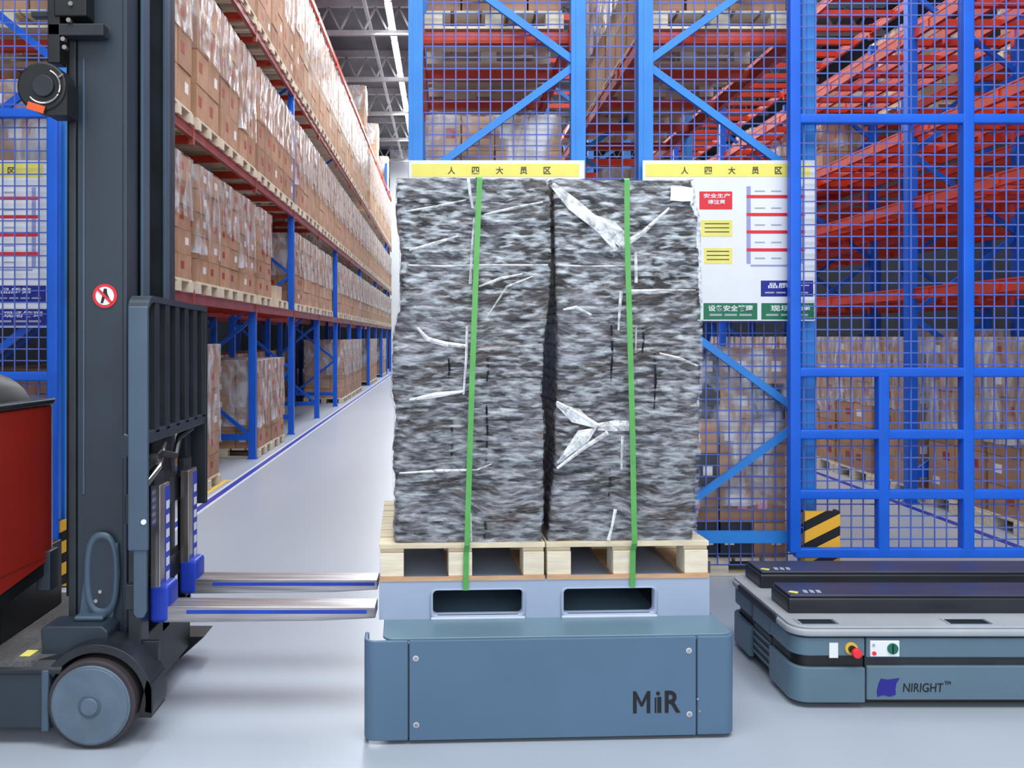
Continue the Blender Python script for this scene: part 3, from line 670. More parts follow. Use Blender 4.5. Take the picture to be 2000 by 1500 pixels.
# wrapped stacks
def interp(tab, v):
    for (a, b_), (c, d) in zip(tab, tab[1:]):
        if a <= v <= c: return b_+(d-b_)*(v-a)/(c-a)
    return tab[0][1] if v < tab[0][0] else tab[-1][1]
LE = [(350,779),(400,778),(470,787),(600,785),(650,772),(775,768),(800,776),(860,774),(900,771),(1000,775),(1058,772)]
LR = [(350,1072),(400,1079),(520,1079),(600,1075),(650,1067),(770,1061),(840,1069),(880,1065),(980,1066),(1058,1062)]
RL = [(350,1076),(400,1083),(560,1085),(620,1089),(700,1090),(770,1088),(830,1084),(900,1084),(960,1078),(1058,1070)]
RE = [(350,1358),(395,1360),(420,1370),(560,1373),(700,1376),(800,1373),(900,1371),(980,1367),(1058,1362)]
zb = Z(1060, 4.45)
def wrapped(Lt, Rt, label, seed, outer, N=34):
    xc = lx((interp(Lt, 700)+interp(Rt, 700))/2)
    e = empty('wrapped_bundle_stack', (*AP(xc, .03), zb), TH, label=label, cat='wrapped load', group='wrapped stacks on the robot')
    r = random.Random(seed); ztop = Z(351, 4.45)-zb
    hs = [r.uniform(.8, 1.2) for _ in range(N)]; t = sum(hs); z = .001
    D = 1.08
    def disp(x, z_, s):
        tilt = .5*noise.noise(Vector((x*1.3+seed, z_*1.1, s)))
        zz_ = z_+x*tilt
        a = noise.noise(Vector((x*2.2+seed, z_*2.0, s)))*.010
        q = Vector((x*2.6+seed*3, zz_*14, s)); b_ = (1-abs(noise.noise(q))*2)*.010
        q2 = Vector((x*7+seed, zz_*42, s+5)); c = (1-abs(noise.noise(q2))*2)*.005*(.4+abs(noise.noise(Vector((x*2, z_*3, 7))))*2)
        return a+b_+c
    for k in range(N):
        h = hs[k]/t*ztop; rows = 6
        jl, jr, jf = r.uniform(-.006, .006), r.uniform(-.006, .006), r.uniform(-.009, .006)
        if outer < 0: jr = min(jr, 0)
        else: jl = max(jl, 0)
        v = []; nf = 96; ns = 14
        for j in range(rows+1):
            zz = z+h*j/rows; py = CY+(H-(zz+zb))*F/4.45
            xl_ = lx(interp(Lt, py))-xc+jl; xr_ = lx(interp(Rt, py))-xc+jr
            pin = .004*abs(2*j/rows-1)**3; rc = .03
            loop = []
            for i in range(nf):
                x = xl_+(xr_-xl_)*i/nf; e1 = min(1, min(x-xl_, xr_-x)/rc+.12); off = (1-math.sqrt(max(0, 1-(1-e1)**2)))*rc
                loop.append((x, jf+off+pin-disp(x, zz, 0)))
            for i in range(ns): y = D*i/ns; loop.append((xr_-pin+disp(y, zz, 9)*(.8 if outer > 0 else .0)-(0 if outer > 0 else .004), y+.03*(i == 0)))
            for i in range(ns): x = xr_-(xr_-xl_)*i/ns; loop.append((x, D+disp(x, zz, 20)))
            for i in range(ns): y = D-D*i/ns; loop.append((xl_+pin-disp(y, zz, 30)*(.8 if outer < 0 else 0)+(0 if outer < 0 else .004), y))
            v += [(x, y, zz) for x, y in loop]
        K = len(loop); b = MB()
        f = [(j*K+i, j*K+(i+1) % K, (j+1)*K+(i+1) % K, (j+1)*K+i) for j in range(rows) for i in range(K)]
        f += [tuple(range(K))[::-1], tuple(range(rows*K, rows*K+K))]
        b.add(v, f); o = b.build('sheet_bundle', 'bundle', e, smooth=True); z += h
        o.data.set_sharp_from_angle(angle=math.radians(50))
    # film skin over front and sides
    nf, nz, ns = 90, 150, 12; v = []
    for j in range(nz+1):
        zz = ztop*j/nz; py = CY+(H-(zz+zb))*F/4.45; xl_ = lx(interp(Lt, py))-xc-(.012 if outer < 0 else -.004); xr_ = lx(interp(Rt, py))-xc+(.012 if outer > 0 else -.004)
        row = []
        for i in range(ns): y = D-(D-.02)*i/ns; row.append((xl_-.004 if outer < 0 else xl_+.006, y if outer < 0 else .05))
        for i in range(nf+1):
            x = xl_+(xr_-xl_)*i/nf; e1 = min(1, min(x-xl_, xr_-x)/.03+.1); off = (1-math.sqrt(max(0, 1-(1-e1)**2)))*.03
            wv = (1-abs(noise.noise(Vector((x*4+zz*3, zz*9-x*5, seed+50))))*2)
            row.append((x, off-.020-.004*wv-disp(x, zz, 0)*.8))
        for i in range(ns): y = .02+(D-.02)*(i+1)/ns; row.append((xr_+.004 if outer > 0 else xr_-.006, y if outer > 0 else .05))
        v += [(x, y, zz) for x, y in row]
    K = ns*2+nf+1
    MB().add(v, [(j*K+i, j*K+i+1, (j+1)*K+i+1, (j+1)*K+i) for j in range(nz) for i in range(K-1)]).build('stretch_film', 'filmw', e, smooth=True)
    tp = MB(); tx0, tx1 = lx(interp(Lt, 351))-xc-(.01 if outer < 0 else -.002), lx(interp(Rt, 351))-xc+(.01 if outer > 0 else -.002); n = 16; v = []
    for i in range(n+1):
        for j in range(n+1): v.append((tx0+(tx1-tx0)*i/n, -.015+(D+.02)*j/n, ztop+.004+abs(noise.noise(Vector((i*.6+seed, j*.6, 1))))*.014))
    tp.add(v, [(i*(n+1)+j, i*(n+1)+j+1, (i+1)*(n+1)+j+1, (i+1)*(n+1)+j) for i in range(n) for j in range(n)]).build('top_sheet', 'filmfold', e, smooth=True)
    return e, xc
WL, xcl = wrapped(LE, LR, 'tall film-wrapped stack of grey bundles, left of the pair on the robot', 3, -1)
WR, xcr = wrapped(RL, RE, 'tall film-wrapped stack of grey bundles, right of the pair on the robot', 11, 1)
def ribbon(parent, xc, pts, wpx, m='filmfold', nm='film_fold', y=-.034):
    P = [Vector((lx(a)-xc, y+random.uniform(-.002, .002), Z(c, 4.45)-zb)) for a, c in pts]; wd = [q*4.45/F for q in wpx]
    v = []; n = len(P)
    for i in range(n):
        d = (P[min(i+1, n-1)]-P[max(i-1, 0)]).normalized(); nr = Vector((-d.z, 0, d.x)); 
        for s in (-.5, 0, .5): v.append(P[i]+nr*wd[i]*s+Vector((0, -.005 if s == 0 else 0, 0)))
    f = [(i*3+k, i*3+k+1, (i+1)*3+k+1, (i+1)*3+k) for i in range(n-1) for k in (0, 1)]
    MB().add(v, f).build(nm, m, parent)
rl = lambda *a, **k: ribbon(WL, xcl, *a, **k); rr = lambda *a, **k: ribbon(WR, xcr, *a, **k)
rl([(798,519),(870,521),(950,518),(1070,518)], [3,4,3,4]); rr([(1085,518),(1150,520),(1222,519)], [4,3,3])
rl([(800,780),(850,771),(905,764)], [4,11,5]); rl([(815,640),(835,662),(870,672),(912,676)], [4,9,10,7]); rl([(912,637),(910,700),(905,770)], [5,5,4])
rl([(914,350),(918,380),(923,408)], [6,6,4]); rl([(926,425),(922,480),(918,555)], [4,5,6]); rl([(800,490),(850,476),(895,462)], [4,7,3])
rl([(935,560),(975,545),(1020,535)], [3,6,3]); rl([(950,620),(990,560),(1040,540)], [2,5,2]); rl([(918,1000),(920,1056)], [4,4])
rl([(790,415),(850,405),(910,392)], [3,5,3]); rl([(945,420),(1010,405),(1060,395)], [3,6,3]); rl([(780,922),(860,918),(930,917),(960,905)], [3,6,4,2])
rr([(1078,360),(1120,400),(1170,440),(1205,488)], [10,26,22,8]); rr([(1120,400),(1165,430),(1215,450)], [6,16,8]); rr([(1215,480),(1255,455),(1310,405)], [14,9,5])
rr([(1232,569),(1290,566),(1362,566)], [8,4,3]); rr([(1243,492),(1244,552)], [6,6]); rr([(1214,568),(1211,610),(1209,645)], [7,5,4])
rr([(1086,785),(1120,803),(1168,832)], [6,9,10]); rr([(1168,834),(1200,832),(1230,832)], [14,22,20]); rr([(1188,845),(1140,875),(1088,915)], [9,8,5])
rr([(1217,852),(1216,880),(1215,918)], [6,5,4]); rr([(1203,995),(1196,1030),(1189,1056)], [7,5,7]); rr([(1290,690),(1330,700),(1366,715)], [3,6,4])
rr([(1100,605),(1125,600),(1155,615)], [4,7,4]); rr([(1244,640),(1243,690)], [3,3]); rr([(1312,376),(1336,377),(1357,378)], [28,30,26], m='label', nm='paper_tag')
for P_, a_, c_, d_ in ((rl, 950, 790, 905), (rl, 882, 830, 900), (rl, 947, 1015, 1052), (rl, 952, 700, 745), (rl, 876, 700, 745), (rr, 1196, 635, 745), (rr, 1192, 915, 972), (rr, 1282, 690, 800), (rr, 1258, 640, 690), (rr, 1278, 500, 560)):
    P_([(a_, c_), (a_+2, (c_+d_)/2), (a_-1, d_)], [4, 5, 3], m='black', nm='bundle_joint', y=-.022)
rr([(1086, 790), (1125, 812), (1165, 835), (1140, 852), (1088, 905)], [3, 30, 8, 30, 3], y=-.030)
rr([(1150, 420), (1190, 445), (1222, 470)], [10, 34, 30], y=-.030)
# green straps
def strap(pts, label):
    y = -.045; P = [Vector((lx(a), y if c < 1065 else -.012, Z(c, 4.45))) for a, c in pts]
    e_loc = AP(P[-1].x, 0); o = empty('green_strap', (e_loc[0], e_loc[1], P[-1].z), TH, label=label, cat='strap', group='green straps over the wrapped load')
    v = []; base = P[-1].copy(); base.y = 0; n = len(P)
    P = [Vector((P[0].x, 1.10, P[0].z+.018)), Vector((P[0].x, .03, P[0].z+.018)), Vector((P[0].x, -.03, P[0].z+.010))]+P
    for i, q in enumerate(P):
        for s in (-1, 1): v.append(q-base+Vector((s*.0135, 0, 0)))
        for s in (1, -1): v.append(q-base+Vector((s*.0135, (.003 if i > 2 else 0), (-.003 if i <= 2 else 0))))
    f = []
    for i in range(len(P)-1):
        for k in range(4): f.append((i*4+k, i*4+(k+1) % 4, (i+1)*4+(k+1) % 4, (i+1)*4+k))
    f += [(0,1,2,3), (len(v)-4, len(v)-3, len(v)-2, len(v)-1)]
    MB().add(v, f).build('strap_band', 'green', o)
strap([(935,353),(931,450),(927,560),(922,700),(917,850),(913,980),(911,1060),(910,1075),(909,1150)], 'green strap over the left half of the wrapped load')
strap([(1222,353),(1222,450),(1225,560),(1229,700),(1233,850),(1235,980),(1237,1060),(1237,1075),(1236,1147)], 'green strap over the right half of the wrapped load')
# ------------------------------------------------------------------ flat robot at the right
rx0, rx1, ry0, ry1 = 1.735, 3.64, 4.51, 5.5
fr = empty('transport_robot', (rx0, ry0, 0), label='flat grey-blue transport robot with black lift plates, at the right edge', cat='robot')
W_, D_ = rx1-rx0, ry1-ry0
def rr4(x0, x1, y0, y1, r): return rrect(x0, x1, y0, y1, r, 6)
MB().prism(rr4(.05, W_-.05, .05, D_-.05, .05), 'z', .015, .07).build('underbody', 'black', fr)
xs_ = X(1692, ry0)-rx0
MB().prism(rr4(0.03, W_-.03, 0.03, D_-.03, .07), 'z', .05, .36).build('core', 'black', fr)
def corner_piece(x0, x1, z0, z1, ins, name, m):
    # L-shaped wrap: front from x0..x1 and side back to y=.38
    r = .085; t = .03
    o = [(x1, ins), (x1, ins+t)]+arc(x0+r, ins+r, r-t, 270, 180)+[(x0+t, .34), (x0, .34)]+arc(x0+r, ins+r, r, 180, 270)
    return MB().prism(o, 'z', z0, z1).build(name, m, fr, bevel=.006)
corner_piece(.0, xs_-.004, .03, .205, 0, 'corner_cover', 'robr'); corner_piece(.006, xs_-.004, .262, .352, .006, 'corner_cover', 'robr')
MB().box(xs_+.002, W_-.1, -.002, .03, .045, .215).build('front_panel', 'robr', fr, bevel=.006)
MB().box(xs_+.002, W_-.1, .004, .03, .255, .352).build('upper_panel', 'robr', fr, bevel=.006)
MB().box(xs_-.002, W_-.1, .014, .034, .2, .27).build('groove', 'dark', fr)
corner_piece(.02, xs_-.004, .2, .262, .02, 'scanner_slot', 'black')
# rear left corner pieces and side panels
def rear_piece(z0, z1, m, x0=0):
    r = .085; t = .03
    o = [(x0, D_-.34), (x0+t, D_-.34)]+arc(x0+r, D_-r, r-t, 180, 90)+[(.3, D_-t), (.3, D_)]+arc(x0+r, D_-r, r, 90, 180)
    return MB().prism(o, 'z', z0, z1).build('corner_cover', m, fr, bevel=.006)
rear_piece(.03, .205, 'robr'); rear_piece(.262, .352, 'robr', .006)
MB().box(.012, .03, .36, D_-.36, .25, .35).build('side_panel', 'robr', fr, bevel=.004)
MB().box(.02, .05, .35, D_-.35, .06, .24).build('side_grille', 'dark', fr, bevel=.004)
for k in range(4): MB().box(.012, .02, .37, D_-.37, .075+k*.04, .085+k*.04).build('grille_bar', 'robr', fr)
# rim, top and details
MB().prism(rr4(-.012, W_+.012, -.012, D_+.012, .10), 'z', .362, .40).build('rim', 'robrim', fr, bevel=.012)
MB().prism(rr4(.0, W_, .0, D_, .09), 'z', .40, .412).build('top_cover', 'robrim', fr, bevel=.004)
MB().box(-.022, -.004, .2, D_-.2, .366, .405).build('side_bumper', 'black', fr, bevel=.005)
for (px0, px1) in ((1556, 1628), (1843, 1925)):
    a, c = X(px0, 4.6)-rx0, X(px1, 4.6)-rx0
    MB().box(a, c, .035, .11, .4115, .4135).build('recess_plate', 'robr', fr)
    for k in range(5): MB().box(a+.01, c-.01, .042+k*.014, .047+k*.014, .4135, .4165).build('grille_bar', 'dark', fr)
    MB().box(a-.008, a, .03, .115, .4115, .418).box(c, c+.008, .03, .115, .4115, .418).build('recess_edge', 'robrim', fr)
for (a, y0, y1) in ((X(1540, 4.72), 4.72, 4.98), (X(1485, 5.19), 5.19, 5.46)):
    MB().box(a-rx0, W_-.05, y0-ry0, y1-ry0, .412, .492).build('lift_plate', 'lift', fr, bevel=.012)
    MB().box(a-rx0+.012, W_-.06, y0-ry0+.012, y1-ry0-.01, .492, .508).build('lift_pad', 'lifttop', fr, bevel=.006)
    MB().prism([(a-rx0+.02, y0-ry0+.06), (a-rx0+.06, y0-ry0+.03), (a-rx0+.075, y0-ry0+.06), (a-rx0+.04, y0-ry0+.08)], 'z', .508, .510).build('sticker', 'signy', fr)
    for k in range(3): MB().prism([(a-rx0+.10+k*.035, y0-ry0+.05), (a-rx0+.12+k*.035, y0-ry0+.04), (a-rx0+.13+k*.035, y0-ry0+.09), (a-rx0+.11+k*.035, y0-ry0+.10)], 'z', .508, .5095).build('marking', 'signgrey', fr)
q = lambda px: X(px, ry0)-rx0
zq = lambda py: Z(py, ry0)
MB().box(q(1620), q(1637), .0, .008, zq(1285), zq(1256)).build('sticker', 'white', fr)
MB().cyl((q(1663), zq(1267)), .031, 'y', -.004, .008, 24).build('button_ring', 'yel', fr)
MB().cyl((q(1663), zq(1267)), .018, 'y', -.022, -.004, 20).build('button_stem', 'black', fr)
MB().cyl((q(1667), zq(1271)), .024, 'y', -.050, -.022, 24).build('stop_button', 'redbtn', fr, bevel=.006)
MB().box(q(1699), q(1756), -.006, .006, zq(1282), zq(1251)).build('control_plate', 'white', fr, bevel=.003)
MB().cyl((q(1742), zq(1266)), .027, 'y', -.012, -.006, 24).build('green_dial', 'greenbtn', fr)
MB().box(q(1741), q(1743), -.016, -.012, zq(1275), zq(1257)).build('dial_mark', 'ink', fr)
MB().cyl((q(1706), zq(1275)), .010, 'y', -.012, -.006, 14).build('button', 'redbtn', fr)
MB().cyl((q(1705), zq(1259)), .007, 'y', -.010, -.006, 14).build('button', 'signgrey', fr)
MB().prism([(q(1720), zq(1325)), (q(1733), zq(1327)), (q(1756), zq(1324)), (q(1750), zq(1334)), (q(1748), zq(1345)), (q(1749), zq(1356)), (q(1738), zq(1360)), (q(1724), zq(1357)), (q(1713), zq(1360)), (q(1712), zq(1350)), (q(1715), zq(1336))], 'y', -.0045, -.001).build('emblem', 'purple', fr)
text('NIRIGHT', q(1763), q(1842), zq(1351), zq(1334), -.0025, 'ink', fr, shear=.1)
text('TM', q(1844), q(1856), zq(1337), zq(1330), -.0025, 'ink', fr)
for xx in (.2, 1.7):
    for yy in (.2, .8): MB().cyl((yy, .03), .03, 'x', xx-.02, xx+.02, 16).build('wheel', 'rubber', fr)
# ------------------------------------------------------------------ reach truck at the left
tk = empty('reach_truck', (0, 0, 0), label='dark grey reach truck with red body, mast and two forks, at the left', cat='forklift')
def TB(name, x0, x1, y0, y1, z0, z1, m, bev=.006, parent=tk): return MB().box(x0,x1,y0,y1,z0,z1).build(name, m, parent, bevel=bev)
# mast
mo = TB('mast_column', -1.775, -1.545, 4.35, 4.47, .34, 5.4, 'slate', .008)
TB('mast_flange', -1.81, -1.775, 4.34, 4.50, .5, 5.4, 'dark', .004); TB('mast_flange', -1.555, -1.53, 4.345, 4.5, .3, 5.4, 'slate', .006)
TB('mast_rib', -1.745, -1.735, 4.344, 4.352, 1.1, 3.2, 'slate2', .002)
TB('inner_mast', -1.52, -1.505, 4.5, 4.6, .3, 5.4, 'slate2', .003); TB('inner_mast', -1.70, -1.52, 4.56, 4.6, .3, 5.4, 'dark', .003)
TB('mast_column', -1.81, -1.53, 5.0, 5.12, .34, 5.4, 'slate', .008); TB('inner_mast', -1.66, -1.50, 4.86, 4.94, .3, 5.4, 'dark', .006)
TB('inner_mast_edge', -1.512, -1.494, 4.83, 4.90, .3, 5.4, 'slate2', .003)
MB().cyl((-1.66, 4.72), .05, 'z', .3, 5.2, 20).build('lift_cylinder', 'dark', tk)
MB().tube([(-1.60, 4.62, .7), (-1.60, 4.62, 5.2)], .012).build('hose', 'black', tk); MB().tube([(-1.57, 4.78, .7), (-1.57, 4.78, 5.2)], .014).build('hose', 'black', tk)
MB().tube([(-1.83, 4.40, .6), (-1.825, 4.40, 2.9), (-1.835, 4.41, 3.3), (-1.83, 4.41, 5.2)], .016).build('hose', 'black', tk)
TB('mast_tie', -1.81, -1.7, 4.47, 5.0, 3.0, 3.12, 'dark'); TB('mast_tie', -1.81, -1.6, 4.47, 5.0, .36, .6, 'dark')
# prohibition sticker
sc_ = (X(205, 4.345), Z(578, 4.345))
stk = MB().cyl(sc_, .058, 'y', 4.344, 4.349, 32).build('warning_sticker', 'signr', tk)
MB().cyl(sc_, .044, 'y', 4.342, 4.345, 32).build('sticker_field', 'white', stk)
MB().prism([(sc_[0]-.02, sc_[1]-.035), (sc_[0]-.008, sc_[1]-.035), (sc_[0]+.004, sc_[1]), (sc_[0]+.02, sc_[1]-.03), (sc_[0]+.028, sc_[1]-.022), (sc_[0]+.012, sc_[1]+.012), (sc_[0]+.01, sc_[1]+.035), (sc_[0]-.004, sc_[1]+.035), (sc_[0]-.01, sc_[1]+.005)], 'y', 4.3405, 4.343).build('sticker_figure', 'ink', stk)
MB().bar((sc_[0]-.032, 4.3402, sc_[1]+.032), (sc_[0]+.032, 4.3402, sc_[1]-.032), .013, .002).build('sticker_bar', 'signr', stk)
# foot plate with oval recess
def oval(cx, cz, rx, rz, n=36, sq=2.6):
    return [(cx+rx*math.copysign(abs(math.cos(t))**(2/sq), math.cos(t)), cz+rz*math.copysign(abs(math.sin(t))**(2/sq), math.sin(t))) for t in [2*PI*i/n for i in range(n)]]
ox, oz = X(199, 4.33), Z(1122, 4.33); W1 = oval(ox, oz, .085, .205); W2 = oval(ox+.003, oz+.005, .062, .175)
MB().prism([(X(155, 4.34), Z(1207, 4.34)), (X(222, 4.34), Z(1207, 4.34)), (X(236, 4.34), Z(1120, 4.34)), (X(232, 4.34), Z(1060, 4.34)), (X(170, 4.34), Z(1060, 4.34)), (X(165, 4.34), Z(1130, 4.34))], 'y', 4.325, 4.352).build('foot_plate', 'slate2', tk, bevel=.006)
n = len(W1); v = [(x, 4.326, z) for x, z in W1]+[(x, 4.312, z) for x, z in oval(ox, oz, .078, .195)]+[(x, 4.312, z) for x, z in W2]+[(x, 4.322, z) for x, z in oval(ox+.003, oz+.005, .055, .165)]
f = []
for r_ in range(3):
    for k in range(n): j = (k+1) % n; f.append((r_*n+k, r_*n+j, (r_+1)*n+j, (r_+1)*n+k))
MB().add(v, f).build('oval_rim', 'slate2', tk, smooth=True)
MB().prism(oval(ox+.003, oz+.005, .056, .166), 'y', 4.321, 4.3245).build('oval_recess', 'slate', tk)
for k in (-1, 1): MB().cyl((ox-.012+k*.01, oz-.10+k*.022), .009, 'y', 4.31, 4.322, 12).build('bolt', 'chrome', tk)
# hose reel, bracket
rc_ = (X(86, 4.2), Z(172, 4.2))
rel = MB().cyl(rc_, .115, 'y', 4.17, 4.3, 40).build('reel_drum', 'black', tk, bevel=.012)
MB().prism([(rc_[0]+.02, rc_[1]-.13), (rc_[0]+.115, rc_[1]-.13), (rc_[0]+.115, rc_[1]+.02), (rc_[0], rc_[1]-.1)], 'y', 4.18, 4.3).build('reel_housing', 'black', rel)
MB().cyl((rc_[0]+.012, rc_[1]), .05, 'y', 4.155, 4.172, 30).build('reel_hub', 'dark', rel, bevel=.004)
MB().tube([(rc_[0]+.012+.078*math.cos(t), 4.162, rc_[1]-.002+.078*math.sin(t)) for t in [math.radians(-140+12*i) for i in range(18)]], .0055).build('reel_ring', 'chrome', rel)
MB().tube([(rc_[0]+.085, 4.162, rc_[1]+.04), (rc_[0]+.105, 4.162, rc_[1]+.055)], .006).build('reel_clip', 'chrome', rel)
MB().bar((rc_[0]-.06, 4.162, rc_[1]-.088), (rc_[0]+.018, 4.162, rc_[1]-.112), .034, .006).build('reel_label', 'orangelab', rel)
br = TB('reel_bracket', X(96, 4.28), X(205, 4.28), 4.26, 4.33, Z(72, 4.28), Z(48, 4.28), 'dark', .006)
TB('bracket_arm', X(96, 4.28), X(120, 4.28), 4.26, 4.34, Z(125, 4.28), Z(-40, 4.28), 'black', .004)
TB('cable_box', X(108, 4.27), X(172, 4.27), 4.25, 4.35, Z(34, 4.27), Z(-60, 4.27), 'black', .008)
for px, py in ((139, 8), (135, 40), (124, 77), (127, 93)): MB().cyl((X(px, 4.25), Z(py, 4.25)), .011, 'y', 4.24, 4.262, 12).build('bolt', 'chrome', tk)
TB('pipe_clamp', X(60, 4.27), X(100, 4.27), 4.27, 4.32, Z(32, 4.27), Z(22, 4.27), 'dark', .003)
# backrest
gY0, gY1 = 4.17, 5.20; gx_ = -1.41
path = [(gY0, .87), (gY0, 1.98)]+[(gY0+.07-.07*math.cos(t), 1.98+.07*math.sin(t)) for t in [PI/2*k/6 for k in range(1, 7)]]
bk = TB('backrest_side_plate', -1.465, -1.37, gY0-.012, gY0+.014, .87, 2.0, 'slate2', .010)
MB().add([(x, a, z) for a, z in path[1:]+[(gY1, 2.03)] for x in (-1.465, -1.37)]+[(x, a+.004, z-.03) for a, z in path[1:]+[(gY1, 2.03)] for x in (-1.465, -1.37)],
   [f_ for k in range(len(path)-1) for N_ in (2*len(path),) for f_ in ((2*k, 2*k+1, 2*k+3, 2*k+2), (N_+2*k, N_+2*k+1, N_+2*k+3, N_+2*k+2), (2*k+1, 2*k+3, N_+2*k+3, N_+2*k+1), (2*k, 2*k+2, N_+2*k+2, N_+2*k))]).build('backrest_top', 'slate', tk)
TB('backrest_side_plate', -1.465, -1.37, gY1-.014, gY1+.012, .9, 2.01, 'dark', .01)
for k in range(6):
    y = gY0+.15+k*.165; TB('backrest_bar', -1.462, -1.375, y-.03, y+.03, 1.40, 2.03, 'dark', .004)
TB('backrest_rail', -1.46, -1.375, gY0, gY1, 1.36, 1.42, 'slate', .008)
MB().prism([(-1.44, .58), (-1.425, .56), (-1.395, .56), (-1.38, .59), (-1.38, .875), (-1.44, .875)], 'y', 4.168, 4.19).build('side_plate_tail', 'slate2', tk, bevel=.004)
MB().bar((-1.50, 4.19, 1.30), (-1.46, 4.17, 1.40), .05, .02).build('plate_lug', 'slate', tk)
MB().cyl((X(280, 4.15), Z(1020, 4.15)), .012, 'y', 4.150, 4.162, 16).build('bolt', 'white', tk)
# carriage
TB('carriage_plate', -1.50, -1.44, 4.22, 5.14, .98, 1.12, 'dark'); TB('carriage_plate', -1.50, -1.44, 4.22, 5.14, .58, .70, 'dark')
TB('carriage_upright', -1.49, -1.43, 4.24, 4.36, .40, 1.33, 'dark'); TB('carriage_upright', -1.50, -1.44, 4.60, 4.72, .35, 1.36, 'black'); TB('carriage_upright', -1.49, -1.44, 5.02, 5.12, .35, 1.36, 'dark')
TB('carriage_base', -1.56, -1.44, 4.3, 5.1, .12, .42, 'black')
TB('blue_label', -1.4305, -1.428, 4.25, 4.34, .93, 1.12, 'bluefork', .0); 
for k in range(5): TB('label_mark', -1.428, -1.4265, 4.265, 4.325, .945+k*.036, .962+k*.036, 'white', 0)
MB().tube([(-1.42, 4.25, 1.22), (-1.37, 4.35, 1.30), (-1.36, 4.55, 1.26), (-1.40, 4.75, 1.33), (-1.39, 4.95, 1.36)], .016).build('hose', 'black', tk)
MB().tube([(-1.40, 4.22, 1.16), (-1.36, 4.30, 1.24), (-1.40, 4.5, 1.33)], .012).build('hose', 'chrome', tk)
MB().cyl((4.33, 1.27), .03, 'x', -1.42, -1.37, 16).build('coupling', 'chrome', tk)
# forks: shank, heel, blade
for (y0, y1) in ((4.36, 4.51), (4.85, 5.0)):
    TB('fork_shank', -1.425, -1.375, y0, y1, .60, 1.14, 'chrome', .006); TB('fork_hook', -1.44, -1.40, y0+.01, y1-.01, 1.1, 1.2, 'dark')
    TB('shank_stripe', -1.375, -1.373, y0+.075, y1-.005, .62, 1.12, 'bluefork', 0)
    for k in range(6): TB('stripe_mark', -1.373, -1.372, y0+.085, y1-.015, .66+k*.07, .70+k*.07, 'white', 0)
    TB('fork_heel', -1.43, -1.33, y0-.004, y1+.004, .475, .66, 'bluefork', .02)
    MB().prism([(-1.36, .478), (-.60, .487), (-.338 if y0 < 4.6 else -.365, .500), (-.338 if y0 < 4.6 else -.365, .553), (-1.36, .558)], 'y', y0, y1).build('fork_blade', 'forksteel', tk, bevel=.004)
    TB('blade_stripe', -1.25, -.38, y0-.0015, y0, .522, .540, 'bluefork', 0)
# near leg, wheel, deck
wc = (X(178, 4.07), .2)
wh = MB().cyl(wc, .2, 'y', 4.07, 4.25, 56).build('wheel', 'rubber', tk, bevel=.012)
MB().cyl(wc, .179, 'y', 4.058, 4.075, 56).build('wheel_face', 'hub', wh, bevel=.006)
MB().cyl(wc, .170, 'y', 4.052, 4.06, 56).build('wheel_disc', 'hub', wh, bevel=.004)
MB().cyl(wc, .040, 'y', 4.040, 4.056, 28).build('axle_cap', 'hub', wh, bevel=.006)
MB().cyl(wc, .052, 'y', 4.048, 4.056, 28).build('axle_ring', 'slate2', wh, bevel=.003)
fo = arc(wc[0]+.01, .2, .262, 150, -12, 18); fi = arc(wc[0]+.01, .2, .222, -12, 150, 18)
MB().prism(fo+fi, 'y', 4.10, 4.30).build('wheel_fender', 'dark', tk, bevel=.004)
TB('fender_back', wc[0]-.2, wc[0]+.24, 4.27, 4.30, .1, .42, 'dark')
MB().prism([(wc[0]+.2, .13), (wc[0]+.262, .13), (wc[0]+.262, .28), (wc[0]+.24, .3)], 'y', 4.1, 4.3).build('fender_tail', 'black', tk)
TB('leg_beam', -2.8, -1.80, 4.10, 4.32, .08, .33, 'slate', .01); 
MB().prism([(4.09, .33), (4.09, .35), (4.125, .385), (4.32, .385), (4.32, .33)], 'x', -2.8, -1.74).build('leg_top', 'dark', tk, bevel=.004)
TB('leg_end', -1.83, -1.795, 4.085, 4.33, .07, .35, 'slate2', .008)
MB().prism([(-2.8, 4.1), (-1.88, 4.1), (-1.75, 4.25), (-1.75, 5.2), (-2.8, 5.2)], 'z', .36, .387).build('platform', 'deck', tk)
MB().prism([(X(42, 4.18), 4.16), (X(62, 4.18), 4.16), (X(76, 4.24), 4.24), (X(54, 4.24), 4.24)], 'z', .387, .389).build('platform_sticker', 'signy', tk)
MB().prism([(X(84, 4.2), .36), (X(80, 4.2), .50), (X(92, 4.2), .515), (X(200, 4.2), .515), (X(212, 4.2), .49), (X(212, 4.2), .42), (X(160, 4.2), .40), (X(130, 4.2), .36)], 'y', 4.19, 4.36).build('mast_mount', 'slate', tk, bevel=.008)
TB('mount_cap', X(150, 4.3), X(207, 4.3), 4.26, 4.36, .515, .54, 'slate2', .01)
TB('leg_inner', -2.6, -1.5, 4.32, 4.42, .08, .36, 'black')
# far leg
MB().prism([(-2.8, .04), (-1.50, .04), (-1.36, .165), (-2.8, .165)], 'y', 5.1, 5.3).build('far_leg', 'black', tk, bevel=.006)
MB().cyl((-1.66, .1), .1, 'y', 5.12, 5.28, 32).build('far_wheel', 'rubber', tk)
TB('cross_frame', -2.6, -2.4, 4.3, 5.15, .1, .35, 'black')
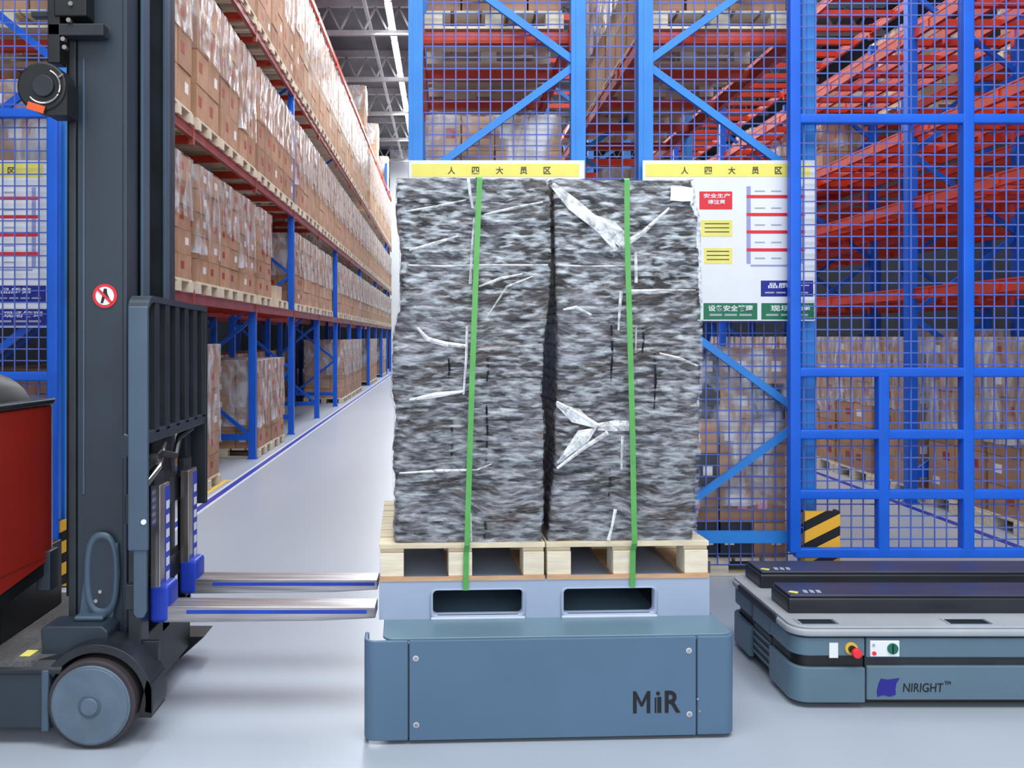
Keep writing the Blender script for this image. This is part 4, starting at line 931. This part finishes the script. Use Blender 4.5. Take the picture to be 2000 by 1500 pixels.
# red body
bd = MB().prism([(-2.03, 3.95), (-1.965, 4.5), (-1.98, 4.56), (-3.0, 5.2), (-3.4, 5.2), (-3.4, 3.95)], 'z', .76, 1.52).build('body_panel', 'redbody', tk, bevel=.015)
v = [(-2.04, 3.95, .66), (-1.967, 4.5, .755), (-3.0, 5.2, .755), (-3.4, 5.2, .755), (-3.4, 3.95, .66)]
MB().add(v+[(a, b_, .765) for a, b_, c in v], [(0,1,2,3,4), (9,8,7,6,5)]+[(i, (i+1) % 5, 5+(i+1) % 5, 5+i) for i in range(5)]).build('body_lower_panel', 'redbody', tk)
MB().add([(a-.01, b_, c-.07) for a, b_, c in v]+[(a-.01, b_, c+.0) for a, b_, c in v], [(0,1,2,3,4), (9,8,7,6,5)]+[(i, (i+1) % 5, 5+(i+1) % 5, 5+i) for i in range(5)]).build('bumper_strip', 'black', tk)
TB('body_skirt', -3.3, -2.12, 4.3, 5.0, .387, .74, 'black', .01); TB('corner_bracket', -2.02, -1.95, 4.46, 4.56, .60, .80, 'slate', .008)
MB().prism([(-2.02, 3.93), (-1.955, 4.5), (-1.97, 4.57), (-3.0, 5.22), (-3.4, 5.2), (-3.4, 3.93)], 'z', 1.52, 1.55).build('body_edge', 'dark', tk, bevel=.01)
# cushion / cover on body: rounded dark hood
b = MB(); n = 14; v = []
for i in range(n+1):
    t = i/n
    for j in range(9):
        u = j/8; y = 4.0+.45*u; x = -2.04-.06*(1-u)*.3-.5*t; edge = math.sin(PI*min(1, u*1.0))*.25+.75
        z = 1.55+.17*edge*math.sin(min(1, t*2.6)*PI/2)**.7*(1 if t < .8 else 1-(t-.8)*2)
        v.append((x, y, z))
k = 9
f = [(i*k+j, i*k+j+1, (i+1)*k+j+1, (i+1)*k+j) for i in range(n) for j in range(8)]
b.add(v, f); b.add([(p_[0], p_[1], 1.545) for p_ in v[0::9]]+[p_ for p_ in v[0::9]], [(i, i+1, n+1+i+1, n+1+i) for i in range(n)])
b.add([(p_[0], p_[1], 1.545) for p_ in v[8::9]]+[p_ for p_ in v[8::9]], [(i, i+1, n+1+i+1, n+1+i) for i in range(n)])
b.build('hood_cover', 'black', tk, smooth=True)
